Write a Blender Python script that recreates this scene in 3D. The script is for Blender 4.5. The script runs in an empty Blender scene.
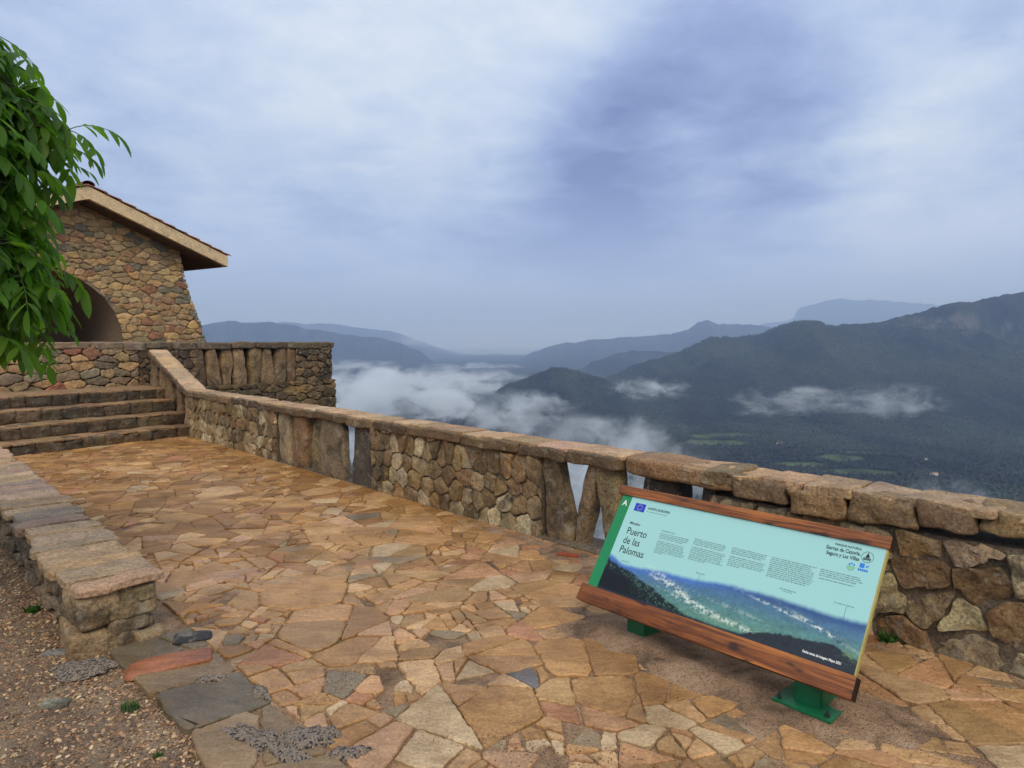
import bpy, bmesh, math, random
import numpy as np
from mathutils import Vector, Matrix

SC = bpy.context.scene
COL = SC.collection
random.seed(7)
RNG = np.random.default_rng(11)
R = math.radians

# ------------------------------------------------------------------ camera, world, sun, exposure
F_PX, HORIZON_Y, EYE = 695.0, 342.0, 1.6
cam_d = bpy.data.cameras.new('camera'); cam = bpy.data.objects.new('camera', cam_d); COL.objects.link(cam)
cam_d.sensor_width = 36.0; cam_d.lens = F_PX / 1024 * 36.0
cam_d.clip_start = 0.05; cam_d.clip_end = 90000
cam.location = (0, 0, EYE); cam.rotation_euler = (R(90) - math.atan((384 - HORIZON_Y) / F_PX), 0, 0)
SC.camera = cam
SC.view_settings.view_transform = 'Standard'; SC.view_settings.look = 'None'
SC.view_settings.gamma = 1.0; SC.view_settings.exposure = 0.20
try: SC.view_settings.use_curve_mapping = False
except Exception: pass
SC.render.engine = 'CYCLES'
SC.cycles.use_denoising = True
try: SC.cycles.denoiser = 'OPENIMAGEDENOISE'
except Exception: pass
SC.cycles.max_bounces = 8; SC.cycles.diffuse_bounces = 3; SC.cycles.glossy_bounces = 2
SC.cycles.transmission_bounces = 4; SC.cycles.transparent_max_bounces = 8; SC.cycles.volume_bounces = 4
SC.cycles.volume_max_steps = 128
SC.cycles.sample_clamp_indirect = 6.0
SUN_EL, SUN_AZ = 44.0, 172.0          # behind the clouds, behind the viewer
SUN_STRENGTH, SUN_ANGLE = 1.5, 25.0
SKY_STRENGTH = 0.1

def lin(r, g, b):
    f = lambda c: c / 12.92 if c <= 0.04045 else ((c + 0.055) / 1.055) ** 2.4
    return (f(r / 255), f(g / 255), f(b / 255), 1.0)

class NT:
    """small helper for node trees"""
    def __init__(s, tree): s.t = tree; s.n = tree.nodes; s.l = tree.links
    def new(s, kind, **kw):
        n = s.n.new(kind)
        for k, v in kw.items(): setattr(n, k, v)
        return n
    def link(s, a, b): s.l.new(a, b)
    def setin(s, sock, v):
        if isinstance(v, bpy.types.NodeSocket): s.l.new(v, sock)
        else: sock.default_value = v
    def math(s, op, a, b=None, c=None, clamp=False):
        n = s.new('ShaderNodeMath', operation=op, use_clamp=clamp)
        for i, v in enumerate((a, b, c)):
            if v is not None: s.setin(n.inputs[i], v)
        return n.outputs[0]
    def vmath(s, op, a, b=None):
        n = s.new('ShaderNodeVectorMath', operation=op); s.setin(n.inputs[0], a)
        if b is not None: s.setin(n.inputs[1], b)
        return n
    def noise(s, vec, scale, detail=4, rough=0.55, dist=0.0, lac=2.0):
        n = s.new('ShaderNodeTexNoise'); n.noise_dimensions = '3D'
        s.link(vec, n.inputs['Vector']); n.inputs['Scale'].default_value = scale
        n.inputs['Detail'].default_value = detail; n.inputs['Roughness'].default_value = rough
        n.inputs['Distortion'].default_value = dist; n.inputs['Lacunarity'].default_value = lac
        return n.outputs[0]
    def ramp(s, fac, stops, interp='LINEAR'):
        n = s.new('ShaderNodeValToRGB'); n.color_ramp.interpolation = interp
        e = n.color_ramp.elements
        while len(e) < len(stops): e.new(0.5)
        for el, (p, c) in zip(e, stops): el.position = p; el.color = c if len(c) == 4 else (*c, 1)
        s.setin(n.inputs[0], fac); return n.outputs[0]
    def remap(s, v, a, b, c=0.0, d=1.0, smooth=True):
        n = s.new('ShaderNodeMapRange'); n.interpolation_type = 'SMOOTHSTEP' if smooth else 'LINEAR'
        s.setin(n.inputs[0], v)
        for i, x in enumerate((a, b, c, d)): n.inputs[i + 1].default_value = x
        return n.outputs[0]
    def mix(s, fac, a, b, mode='MIX'):
        n = s.new('ShaderNodeMix', data_type='RGBA', blend_type=mode)
        s.setin(n.inputs[0], fac); s.setin(n.inputs[6], a); s.setin(n.inputs[7], b)
        return n.outputs[2]
    def scale(s, vec, xyz):
        n = s.new('ShaderNodeMapping'); s.link(vec, n.inputs[0]); n.inputs[3].default_value = xyz; return n.outputs[0]

# world: Nishita sky seen through a procedural overcast
world = bpy.data.worlds.new('World'); SC.world = world; world.use_nodes = True
w = NT(world.node_tree); w.n.clear()
sky = w.new('ShaderNodeTexSky'); sky.sky_type = 'NISHITA'; sky.sun_disc = False
sky.sun_elevation = R(SUN_EL); sky.sun_rotation = R(SUN_AZ); sky.altitude = 1200
tc = w.new('ShaderNodeTexCoord'); D = tc.outputs['Generated']
sep = w.new('ShaderNodeSeparateXYZ'); w.link(D, sep.inputs[0])
zc = w.math('MAXIMUM', sep.outputs[2], 0.0)
zz = w.math('ADD', zc, 0.16)
cmb = w.new('ShaderNodeCombineXYZ')
w.link(w.math('DIVIDE', sep.outputs[0], zz), cmb.inputs[0]); w.link(w.math('DIVIDE', sep.outputs[1], zz), cmb.inputs[1])
cmb.inputs[2].default_value = 3.7
P = cmb.outputs[0]
n1 = w.noise(P, 0.75, 7, 0.55, 0.4)
n2 = w.noise(P, 2.2, 6, 0.6, 0.3)
nn_ = w.math('ADD', w.math('MULTIPLY', n1, 0.62), w.math('MULTIPLY', n2, 0.38))
def blob(d, c0, c1):          # a broad mass of cloud round one direction
    v = Vector(d).normalized()
    dp = w.vmath('DOT_PRODUCT', D, tuple(v)).outputs['Value']
    return w.remap(dp, c0, c1)
n3 = w.noise(P, 6.0, 6, 0.62, 0.6)
bias = 0.0
for (d_, c0, c1, k_) in (((0.25, 1, 0.245), 0.965, 0.999, -0.36), ((0.06, 1, 0.21), 0.978, 0.999, -0.10), ((0.50, 1, 0.275), 0.975, 0.999, -0.07), ((0.20, 1, 0.44), 0.965, 0.999, 0.13),
                         ((-0.08, 1, 0.46), 0.960, 0.999, 0.15), ((0.68, 1, 0.38), 0.960, 0.999, 0.15), ((0.42, 1, 0.13), 0.955, 0.999, 0.19), ((-0.5, 1, 0.42), 0.95, 0.999, 0.05), ((-0.15, 1, 0.30), 0.97, 0.999, 0.05)):
    bias = w.math('ADD', bias, w.math('MULTIPLY', blob(d_, c0, c1), k_))
nn_ = w.math('ADD', nn_, w.math('MULTIPLY', w.math('SUBTRACT', n3, 0.5), 0.22))
cl = w.math('ADD', w.math('ADD', w.math('MULTIPLY', w.math('SUBTRACT', nn_, 0.5), 1.35), 0.5), bias)
cloud = w.ramp(cl, [(0.16, lin(110, 126, 176)), (0.38, lin(152, 170, 214)), (0.56, lin(184, 202, 233)), (0.84, lin(222, 232, 246))])
# low sky: rain haze; overhead and behind: thinner, brighter, whiter cloud
low = w.remap(sep.outputs[2], 0.0, 0.24)
cloud = w.mix(w.math('SUBTRACT', 1.0, low, clamp=True), cloud, (0.46, 0.57, 0.97, 1))
up_ = w.remap(sep.outputs[2], 0.52, 0.95)
back = w.remap(sep.outputs[1], 0.25, -0.5)
bright = w.math('MAXIMUM', up_, w.math('MULTIPLY', back, w.remap(sep.outputs[2], 0.05, 0.5)))
cloud = w.mix(bright, cloud, (0.90, 0.95, 1.02, 1))
bg1 = w.new('ShaderNodeBackground'); w.link(sky.outputs[0], bg1.inputs[0]); bg1.inputs[1].default_value = SKY_STRENGTH
bg2 = w.new('ShaderNodeBackground'); w.link(cloud, bg2.inputs[0]); bg2.inputs[1].default_value = 1.0
mx = w.new('ShaderNodeMixShader'); mx.inputs[0].default_value = 0.93
w.link(bg1.outputs[0], mx.inputs[1]); w.link(bg2.outputs[0], mx.inputs[2])
wo = w.new('ShaderNodeOutputWorld'); w.link(mx.outputs[0], wo.inputs[0])

sun_d = bpy.data.lights.new('sun', 'SUN'); sun_d.energy = SUN_STRENGTH; sun_d.angle = R(SUN_ANGLE); sun_d.color = (1.0, 0.88, 0.70)
sun = bpy.data.objects.new('sun', sun_d); COL.objects.link(sun)
sdir = Vector((math.sin(R(SUN_AZ)) * math.cos(R(SUN_EL)), math.cos(R(SUN_AZ)) * math.cos(R(SUN_EL)), math.sin(R(SUN_EL))))
sun.rotation_euler = sdir.to_track_quat('Z', 'Y').to_euler(); sun.location = (0, 0, 50)

# ------------------------------------------------------------------ helpers
def hash3(ix, iy, iz, seed=0):
    h = (ix * 374761393 + iy * 668265263 + iz * 2147483647 * 3 + seed * 974711) & 0xFFFFFFFF
    h = ((h ^ (h >> 13)) * 1274126177) & 0xFFFFFFFF
    h = ((h ^ (h >> 16)) * 2246822519) & 0xFFFFFFFF
    return ((h ^ (h >> 15)) & 0xFFFFFF) / float(0xFFFFFF)

def vnoise(p, seed=0):
    p = np.asarray(p, float); i = np.floor(p).astype(np.int64); f = p - i; f = f * f * (3 - 2 * f); out = 0.0
    for dx in (0, 1):
        wx = f[..., 0] if dx else 1 - f[..., 0]
        for dy in (0, 1):
            wy = f[..., 1] if dy else 1 - f[..., 1]
            for dz in (0, 1):
                wz = f[..., 2] if dz else 1 - f[..., 2]
                out = out + wx * wy * wz * hash3(i[..., 0] + dx, i[..., 1] + dy, i[..., 2] + dz, seed)
    return out * 2 - 1

def fbm(p, octv=4, gain=0.5, seed=0):
    p = np.asarray(p, float); a, s, o = 1.0, 0.0, 0.0
    for k in range(octv):
        o = o + a * vnoise(p * (2.03 ** k) + 17.3 * k, seed + k); s += a; a *= gain
    return o / s

def fbm2(x, y, scale, octv=4, gain=0.5, seed=0):
    x = np.asarray(x, float); y = np.asarray(y, float)
    return fbm(np.stack([x / scale, y / scale, np.zeros_like(x) + 0.37 * seed], -1), octv, gain, seed)

class MB:
    """collects polygons for ONE mesh object"""
    def __init__(s): s.v = []; s.f = []; s.c = []; s.m = []; s.n = 0
    def add(s, V, Fs, col=(0.5, 0.5, 0.5), mat=0):
        V = np.asarray(V, float).reshape(-1, 3); o = s.n; s.v.append(V); s.n += len(V)
        for f in Fs:
            s.f.append(tuple(int(i) + o for i in f)); s.c.append(tuple(col)[:3]); s.m.append(mat)
    def build(s, name, mats, parent=None, smooth=True, sharp=None):
        me = bpy.data.meshes.new(name)
        me.from_pydata(np.concatenate(s.v).tolist() if s.v else [], [], s.f)
        if not isinstance(mats, (list, tuple)): mats = [mats]
        for m in mats: me.materials.append(m)
        npoly = len(me.polygons)
        if len(mats) > 1: me.polygons.foreach_set('material_index', np.array(s.m, np.int32))
        at = me.attributes.new('Col', 'FLOAT_COLOR', 'FACE')
        c = np.ones((npoly, 4), np.float32); c[:, :3] = np.array(s.c, np.float32).reshape(-1, 3); at.data.foreach_set('color', c.ravel())
        me.polygons.foreach_set('use_smooth', np.full(npoly, bool(smooth)))
        me.update()
        if sharp is not None:
            try: me.set_sharp_from_angle(angle=R(sharp))
            except Exception: pass
        o = bpy.data.objects.new(name, me); COL.objects.link(o)
        if parent is not None: o.parent = parent
        return o

def quick_mesh(name, V, quads, mat, colv=None, smooth=True, parent=None):
    """fast path for big grids: V (n,3), quads (m,k) and a per-vertex colour"""
    me = bpy.data.meshes.new(name); k = quads.shape[1]
    me.vertices.add(len(V)); me.vertices.foreach_set('co', np.asarray(V, np.float32).ravel())
    me.loops.add(quads.size); me.loops.foreach_set('vertex_index', quads.astype(np.int32).ravel())
    me.polygons.add(len(quads)); me.polygons.foreach_set('loop_start', np.arange(0, quads.size, k, dtype=np.int32))
    try: me.polygons.foreach_set('loop_total', np.full(len(quads), k, np.int32))
    except Exception: pass
    me.polygons.foreach_set('use_smooth', np.full(len(quads), bool(smooth)))
    me.materials.append(mat)
    if colv is not None:
        at = me.attributes.new('Col', 'FLOAT_COLOR', 'POINT'); c = np.ones((len(V), 4), np.float32); c[:, :3] = colv
        at.data.foreach_set('color', c.ravel())
    me.update(calc_edges=True); me.validate()
    o = bpy.data.objects.new(name, me); COL.objects.link(o)
    if parent is not None: o.parent = parent
    return o

def grid_quads(nu, nv):
    i = np.arange(nu - 1)[:, None] * nv + np.arange(nv - 1)[None, :]
    i = i.ravel(); return np.stack([i, i + nv, i + nv + 1, i + 1], 1)

def empty(name, loc, label=None, cat=None, group=None):
    o = bpy.data.objects.new(name, None); COL.objects.link(o); o.location = loc; o.empty_display_size = 0.2
    if label: tag(o, label, cat, group)
    return o
def tag(o, label=None, cat=None, group=None, kind=None):
    if label: o['label'] = label
    if cat: o['category'] = cat
    if group: o['group'] = group
    if kind: o['kind'] = kind
    return o
def struct(o): o['kind'] = 'structure'; return o

# local frame of the belvedere: s runs along the parapet, n points from the parapet into the plaza
O0 = np.array([2.35, 3.25]); US = np.array([-0.68, 0.7332]); NS = np.array([-0.7332, -0.68])
def W(s, n, z=0.0):
    p = O0 + US * s + NS * n; return np.array([p[0], p[1], z])
def toSN(x, y):
    dx, dy = x - O0[0], y - O0[1]; return dx * US[0] + dy * US[1], dx * NS[0] + dy * NS[1]
D2 = np.array([0.56, 0.8285]); B2 = np.array([-0.8285, 0.56])       # along the steps / up the steps
U3 = np.array([*US, 0.0]); N3 = np.array([*NS, 0.0]); Z3 = np.array([0, 0, 1.0])

def clip(poly, nx, ny, d):
    out = []; k = len(poly)
    for i in range(k):
        a, b = poly[i], poly[(i + 1) % k]
        da, db = a[0] * nx + a[1] * ny - d, b[0] * nx + b[1] * ny - d
        if da <= 0: out.append(a)
        if (da < 0 < db) or (db < 0 < da):
            t = da / (da - db); out.append((a[0] + (b[0] - a[0]) * t, a[1] + (b[1] - a[1]) * t))
    return out
def area(p):
    return 0.5 * sum(p[i][0] * p[(i + 1) % len(p)][1] - p[(i + 1) % len(p)][0] * p[i][1] for i in range(len(p)))
def voronoi(pts, poly, k=26, wts=None):
    pts = np.asarray(pts, float); wts = np.zeros(len(pts)) if wts is None else wts; cells = []
    for i, p in enumerate(pts):
        d2 = ((pts - p) ** 2).sum(1); nb = np.argsort(d2)[1:k + 1]; c = list(poly)
        for j in nb:
            q = pts[j]; nx, ny = q - p; d = (q @ q - p @ p - wts[j] + wts[i]) / 2
            c = clip(c, nx, ny, d)
            if len(c) < 3: break
        cells.append(c if len(c) >= 3 and abs(area(c)) > 1e-5 else None)
    return cells
def voronoi_flat(pts, poly, asp, k=26):     # stones lie flatter than wide
    cs = voronoi([(x, y * asp) for x, y in pts], [(x, y * asp) for x, y in poly], k)
    return [c and [(x, y / asp) for x, y in c] for c in cs]
def inset(poly, g):
    if area(poly) < 0: poly = poly[::-1]
    c = list(poly)
    for i in range(len(poly)):
        a, b = poly[i], poly[(i + 1) % len(poly)]
        ex, ey = b[0] - a[0], b[1] - a[1]; L = math.hypot(ex, ey)
        if L < 1e-6: continue
        nx, ny = ey / L, -ex / L
        c = clip(c, nx, ny, nx * a[0] + ny * a[1] - g)
        if len(c) < 3: return None
    return c
def chaikin(p, t=0.25):
    o = []
    for i in range(len(p)):
        a, b = p[i], p[(i + 1) % len(p)]
        o.append((a[0] * (1 - t) + b[0] * t, a[1] * (1 - t) + b[1] * t)); o.append((a[0] * t + b[0] * (1 - t), a[1] * t + b[1] * (1 - t)))
    return o
def resample(p, h, mn=10):
    P_ = np.array(p + [p[0]], float); L = np.concatenate([[0], np.cumsum(np.hypot(*np.diff(P_, axis=0).T))])
    n = max(mn, int(L[-1] / h)); t = np.linspace(0, L[-1], n, endpoint=False)
    return np.stack([np.interp(t, L, P_[:, 0]), np.interp(t, L, P_[:, 1])], 1)

def stone(mb, poly, fmap, depth, col, seed, h=0.03, rough=0.25, dome=0.5, edge_j=0.012, tilt=0.0):
    """a stone whose outline is poly (2-D) and which swells out of its wall; fmap(a, b, out) -> 3-D"""
    q = resample(chaikin(poly, 0.09), h, 14); c = q.mean(0); n = len(q)
    q = q + edge_j * np.stack([vnoise(np.c_[q / 0.05, np.full(n, seed * 1.7)], 3), vnoise(np.c_[q / 0.05, np.full(n, seed * 1.7 + 9)], 4)], 1)
    sc = [1.0, 0.985, 0.945, 0.80, 0.58, 0.30]; hh = [0.0, 0.55, 0.84, 0.86 + 0.12 * dome, 0.86 + 0.22 * dome, 0.86 + 0.28 * dome]
    V = []
    tx, ty = random.uniform(-tilt, tilt), random.uniform(-tilt, tilt); dd = depth * random.uniform(0.75, 1.25)
    for k, (s_, h_) in enumerate(zip(sc, hh)):
        r = c + (q - c) * s_
        nz = (fbm(np.c_[r / 0.085, np.full(n, seed * 3.1)], 4, 0.6, 5) - 0.5 * np.abs(vnoise(np.c_[r / 0.06, np.full(n, seed * 1.1)], 15))) * rough * (0 if k == 0 else 1) * depth
        out = dd * h_ + nz + ((r - c) @ np.array([tx, ty])) * (0 if k == 0 else 1)
        V.append(fmap(r[:, 0], r[:, 1], out))
    V.append(fmap(c[:1], c[1:2], np.array([dd * hh[-1] + rough * depth * random.uniform(-.5, .5)])))
    V = np.concatenate(V); Fs = []
    for k in range(len(sc) - 1):
        for i in range(n):
            j = (i + 1) % n; Fs.append((k * n + i, k * n + j, (k + 1) * n + j, (k + 1) * n + i))
    b = (len(sc) - 1) * n
    for i in range(n): Fs.append((b + i, b + (i + 1) % n, len(sc) * n))
    mb.add(V, Fs, col)

def block(mb, corners, col, seed, n=6, p=9.0, amp=0.012, fq=9.0, mat=0):
    """a rough stone block: a rounded, noisy hexahedron. corners: 8 points, index = i + 2j + 4k"""
    C8 = np.asarray(corners, float); V = []; Fs = []; key = {}
    g = np.linspace(-1, 1, n + 1)
    def vid(q):
        k = tuple(np.round(q, 5))
        if k not in key: key[k] = len(V); V.append(q)
        return key[k]
    for ax in range(3):
        for sg in (-1, 1):
            for i in range(n):
                for j in range(n):
                    ids = []
                    for (a, b) in ((g[i], g[j]), (g[i + 1], g[j]), (g[i + 1], g[j + 1]), (g[i], g[j + 1])):
                        q = [0, 0, 0]; q[ax] = sg; q[(ax + 1) % 3] = a; q[(ax + 2) % 3] = b; ids.append(vid(np.array(q, float)))
                    Fs.append(ids if sg > 0 else ids[::-1])
    Q = np.array(V); nr = (np.abs(Q) ** p).sum(1) ** (1 / p); Q = Q / nr[:, None]
    u = (Q + 1) / 2
    Wt = np.zeros((len(Q), 3))
    for k in range(8):
        wx = u[:, 0] if k & 1 else 1 - u[:, 0]; wy = u[:, 1] if k & 2 else 1 - u[:, 1]; wz = u[:, 2] if k & 4 else 1 - u[:, 2]
        Wt += (wx * wy * wz)[:, None] * C8[k]
    c = C8.mean(0); d = Wt - c; d /= np.linalg.norm(d, axis=1)[:, None] + 1e-9
    off = fbm(Wt * fq + seed * 5.3, 3, 0.55, 7)
    off2 = np.stack([vnoise(Wt * fq * 0.6 + seed * 3.3 + 7 * a, 20 + a) for a in range(3)], 1)
    mb.add(Wt + d * (off * amp)[:, None] + off2 * amp * 0.6, Fs, col, mat)

def hexa(s0, s1, n0, n1, z0, z1, j=0.0, f=W):
    pts = []
    for k in range(8):
        s = s1 if k & 1 else s0; n = n1 if k & 2 else n0; z = z1 if k & 4 else z0
        pts.append(f(s + random.uniform(-j, j), n + random.uniform(-j, j), z + random.uniform(-j, j)))
    return pts
def box(mb, org, ux, uy, uz, col=(0.5, 0.5, 0.5), mat=0):
    org = np.asarray(org, float); V = [org + a * np.asarray(ux) + b * np.asarray(uy) + c * np.asarray(uz) for c in (0, 1) for b in (0, 1) for a in (0, 1)]
    mb.add(V, [(0, 2, 3, 1), (4, 5, 7, 6), (0, 1, 5, 4), (2, 6, 7, 3), (0, 4, 6, 2), (1, 3, 7, 5)], col, mat)
def bevel_box(name, org, ux, uy, uz, mat, parent, bev=0.004, col=(0.5, 0.5, 0.5)):
    mb = MB(); box(mb, org, ux, uy, uz, col); o = mb.build(name, mat, parent, smooth=True)
    bm = bmesh.new(); bm.from_mesh(o.data); bmesh.ops.recalc_face_normals(bm, faces=bm.faces)
    bmesh.ops.bevel(bm, geom=bm.edges[:], offset=bev, segments=2, affect='EDGES', profile=0.6)
    bm.to_mesh(o.data); bm.free()
    try: o.data.set_sharp_from_angle(angle=R(40))
    except Exception: pass
    return o

def coursed(w_, h_, rh, rw, jit=0.3, x0=0.0, y0=0.0):
    pts = []; y = y0
    while y < y0 + h_:
        r = rh * random.uniform(0.75, 1.25); x = x0 - rw * random.random()
        while x < x0 + w_:
            q = rw * random.uniform(0.55, 1.5); pts.append((x + q / 2 + random.uniform(-jit, jit) * rw * .5, y + r / 2 + random.uniform(-jit, jit) * rh)); x += q
        y += r
    return pts

def pick(pal):
    c = pal[min(int(random.random() * len(pal)), len(pal) - 1)]; k = random.uniform(0.82, 1.18)
    return tuple(min(1, x * k * random.uniform(0.95, 1.05)) for x in c[:3])

# ------------------------------------------------------------------ materials
def new_mat(name):
    m = bpy.data.materials.new(name); m.use_nodes = True; t = NT(m.node_tree); t.n.clear()
    out = t.new('ShaderNodeOutputMaterial'); b = t.new('ShaderNodeBsdfPrincipled'); t.link(b.outputs[0], out.inputs[0])
    tc = t.new('ShaderNodeTexCoord'); return m, t, b, tc.outputs['Object'], out
def bump(t, b, hts, dist=0.01, strength=1.0):
    n = t.new('ShaderNodeBump'); n.inputs['Strength'].default_value = strength; n.inputs['Distance'].default_value = dist
    t.link(hts, n.inputs['Height']); t.link(n.outputs[0], b.inputs['Normal'])

def stone_mat(name, var=0.5, lichen=0.35, stain=0.5, fine=1.0, rough=0.85, bump_d=0.012, lichen_col=(0.34, 0.31, 0.24, 1), stain_col=(0.045, 0.036, 0.026, 1)):
    m, t, b, X, _ = new_mat(name)
    at = t.new('ShaderNodeAttribute', attribute_name='Col'); c = at.outputs['Color']
    a = t.noise(X, 7 * fine, 6, 0.62, 0.3); c2 = t.mix(1.0, c, t.ramp(a, [(0.25, (1 - var,) * 3), (0.75, (1 + var * .7,) * 3)]), 'MULTIPLY')
    g = t.noise(X, 55 * fine, 5, 0.7); c2 = t.mix(1.0, c2, t.ramp(g, [(0.32, (0.45,) * 3), (0.68, (1.5,) * 3)]), 'MULTIPLY')
    s_ = t.noise(X, 3.1 * fine, 7, 0.68, 0.8); c2 = t.mix(t.math('MULTIPLY', t.remap(s_, 0.50, 0.66), stain), c2, stain_col)
    l_ = t.noise(X, 9.0 * fine, 8, 0.72, 0.5); c2 = t.mix(t.math('MULTIPLY', t.remap(l_, 0.53, 0.64), lichen), c2, lichen_col)
    t.link(c2, b.inputs['Base Color']); b.inputs['Roughness'].default_value = rough
    h = t.math('ADD', t.math('MULTIPLY', t.noise(X, 14 * fine, 8, 0.68, 0.4), 1.0), t.math('MULTIPLY', g, 0.35))
    h = t.math('ADD', h, t.math('MULTIPLY', t.math('ABSOLUTE', t.math('SUBTRACT', t.noise(X, 8 * fine, 7, 0.6, 0.2), 0.5)), -1.6))
    bump(t, b, h, bump_d * 1.8, 1.0)
    return m

M = {}
M['parapet'] = stone_mat('parapet_stone', 0.5, 0.5, 0.8)
M['coping'] = stone_mat('coping_stone', 0.35, 0.35, 0.40, 1.0, 0.75, 0.010, (0.42, 0.36, 0.27, 1), (0.10, 0.075, 0.05, 1))
M['house_stone'] = stone_mat('house_stone', 0.4, 0.3, 0.2)
M['step_stone'] = stone_mat('step_stone', 0.5, 0.25, 0.75, 1.0, 0.7)
M['mortar'] = stone_mat('wall_mortar', 0.4, 0.2, 0.5, 1.4, 0.95)
M['plaster'] = stone_mat('rough_render', 0.25, 0.0, 0.15, 3.0, 0.95, 0.02)
M['render'] = stone_mat('cream_render', 0.15, 0.15, 0.45, 1.3, 0.9, 0.006, (0.62, 0.50, 0.33, 1), (0.2, 0.13, 0.06, 1))
M['tile'] = stone_mat('roof_tile', 0.3, 0.2, 0.4, 1.0, 0.85)

# flagstones: cleft quartzite, partly wet
m, t, b, X, _ = new_mat('flagstone'); M['flag'] = m
at = t.new('ShaderNodeAttribute', attribute_name='Col'); c = at.outputs['Color']
a = t.noise(X, 2.6, 6, 0.6, 0.6); c2 = t.mix(1.0, c, t.ramp(a, [(0.28, (0.58, 0.52, 0.46)), (0.72, (1.25, 1.25, 1.25))]), 'MULTIPLY')
st = t.noise(t.scale(X, (9, 26, 9)), 1.0, 6, 0.65, 0.6); c2 = t.mix(1.0, c2, t.ramp(st, [(0.3, (0.78, 0.75, 0.70)), (0.7, (1.16, 1.16, 1.16))]), 'MULTIPLY')
g = t.noise(X, 70, 5, 0.7); c2 = t.mix(1.0, c2, t.ramp(g, [(0.3, (0.62,) * 3), (0.7, (1.3,) * 3)]), 'MULTIPLY')
rs = t.noise(X, 5.2, 6, 0.65, 0.7); c2 = t.mix(t.math('MULTIPLY', t.remap(rs, 0.54, 0.70), 0.42), c2, (0.23, 0.125, 0.045, 1))
ds = t.noise(X, 12, 8, 0.7, 0.4); c2 = t.mix(t.math('MULTIPLY', t.remap(ds, 0.60, 0.72), 0.35), c2, (0.10, 0.06, 0.03, 1))
wet = t.remap(t.noise(X, 0.8, 4, 0.6, 0.3), 0.36, 0.62)
t.link(c2, b.inputs['Base Color'])
t.link(t.math('ADD', t.math('MULTIPLY', wet, -0.40), 0.66), b.inputs['Roughness']); b.inputs['IOR'].default_value = 1.38
steps_ = t.math('SNAP', t.noise(t.scale(X, (5, 11, 5)), 1.0, 5, 0.6, 0.8), 0.06)
h = t.math('ADD', t.math('MULTIPLY', steps_, 0.9), t.math('ADD', t.math('MULTIPLY', ds, 0.5), t.math('MULTIPLY', g, 0.25)))
bump(t, b, h, 0.012, 0.8)

def ground_mat(name, cols, sc, grit=160, bd=0.01, rough=0.9, dark=0.4):
    m, t, b, X, _ = new_mat(name)
    c = t.ramp(t.noise(X, sc, 7, 0.65, 0.4), [(0.36, cols[0]), (0.52, cols[1]), (0.70, cols[2])])
    v = t.new('ShaderNodeTexVoronoi'); t.link(X, v.inputs['Vector']); v.inputs['Scale'].default_value = grit
    hs = t.new('ShaderNodeHueSaturation'); hs.inputs['Saturation'].default_value = 0.0; t.link(v.outputs['Color'], hs.inputs['Color'])
    c = t.mix(1.0, c, t.ramp(hs.outputs[0], [(0.2, (1 - dark,) * 3), (0.8, (1 + dark,) * 3)]), 'MULTIPLY')
    t.link(c, b.inputs['Base Color']); b.inputs['Roughness'].default_value = rough
    h = t.math('ADD', t.math('MULTIPLY', v.outputs['Distance'], -0.6), t.noise(X, 40, 6, 0.7)); bump(t, b, h, bd, 0.9)
    return m
M['sand'] = ground_mat('sandy_mortar', [(0.10, 0.062, 0.036, 1), (0.25, 0.155, 0.09, 1), (0.36, 0.25, 0.16, 1)], 4.0, 170, 0.014, dark=0.6)
M['gravel'] = ground_mat('gravel_ground', [(0.11, 0.072, 0.046, 1), (0.17, 0.116, 0.072, 1), (0.25, 0.178, 0.115, 1)], 3.0, 110, 0.012)
M['landing'] = ground_mat('landing_ground', [(0.16, 0.10, 0.05, 1), (0.24, 0.15, 0.08, 1), (0.30, 0.20, 0.12, 1)], 3.0, 60, 0.012)

m, t, b, X, _ = new_mat('pebble'); M['pebble'] = m
at = t.new('ShaderNodeAttribute', attribute_name='Col'); t.link(at.outputs['Color'], b.inputs['Base Color']); b.inputs['Roughness'].default_value = 0.7

m, t, b, X, _ = new_mat('mountain_forest'); M['terrain'] = m
at = t.new('ShaderNodeAttribute', attribute_name='Col'); c = at.outputs['Color']
c = t.mix(1.0, c, t.ramp(t.noise(X, 0.02, 8, 0.7), [(0.3, (0.5, 0.52, 0.5)), (0.7, (1.5, 1.48, 1.4))]), 'MULTIPLY')
c = t.mix(1.0, c, t.ramp(t.noise(X, 0.12, 4, 0.7), [(0.35, (0.55,) * 3), (0.65, (1.4,) * 3)]), 'MULTIPLY')
t.link(c, b.inputs['Base Color']); b.inputs['Roughness'].default_value = 1.0; b.inputs['Specular IOR Level'].default_value = 0.1
bump(t, b, t.noise(X, 0.1, 5, 0.7), 6.0, 0.8)

def plain(name, col, rough=0.5, spec=0.5, bd=0.0, bs=200, var=0.0):
    m, t, b, X, _ = new_mat(name); b.inputs['Roughness'].default_value = rough; b.inputs['Specular IOR Level'].default_value = spec
    if var:
        c = t.mix(1.0, (*col[:3], 1), t.ramp(t.noise(X, 9, 6, 0.65, 0.3), [(0.3, (1 - var,) * 3), (0.7, (1 + var,) * 3)]), 'MULTIPLY'); t.link(c, b.inputs['Base Color'])
    else: b.inputs['Base Color'].default_value = (*col[:3], 1)
    if bd: bump(t, b, t.noise(X, bs, 4, 0.6), bd, 0.6)
    return m
M['green'] = plain('green_paint', (0.008, 0.135, 0.052), 0.35, 0.5, 0.002, 60, 0.25)
M['bolt'] = plain('bolt_steel', (0.025, 0.03, 0.028), 0.5)
M['core'] = plain('panel_core', (0.42, 0.36, 0.12), 0.6, 0.4, 0.001, 90, 0.2)
M['ink'] = plain('black_ink', (0.012, 0.020, 0.022), 0.5)
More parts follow.
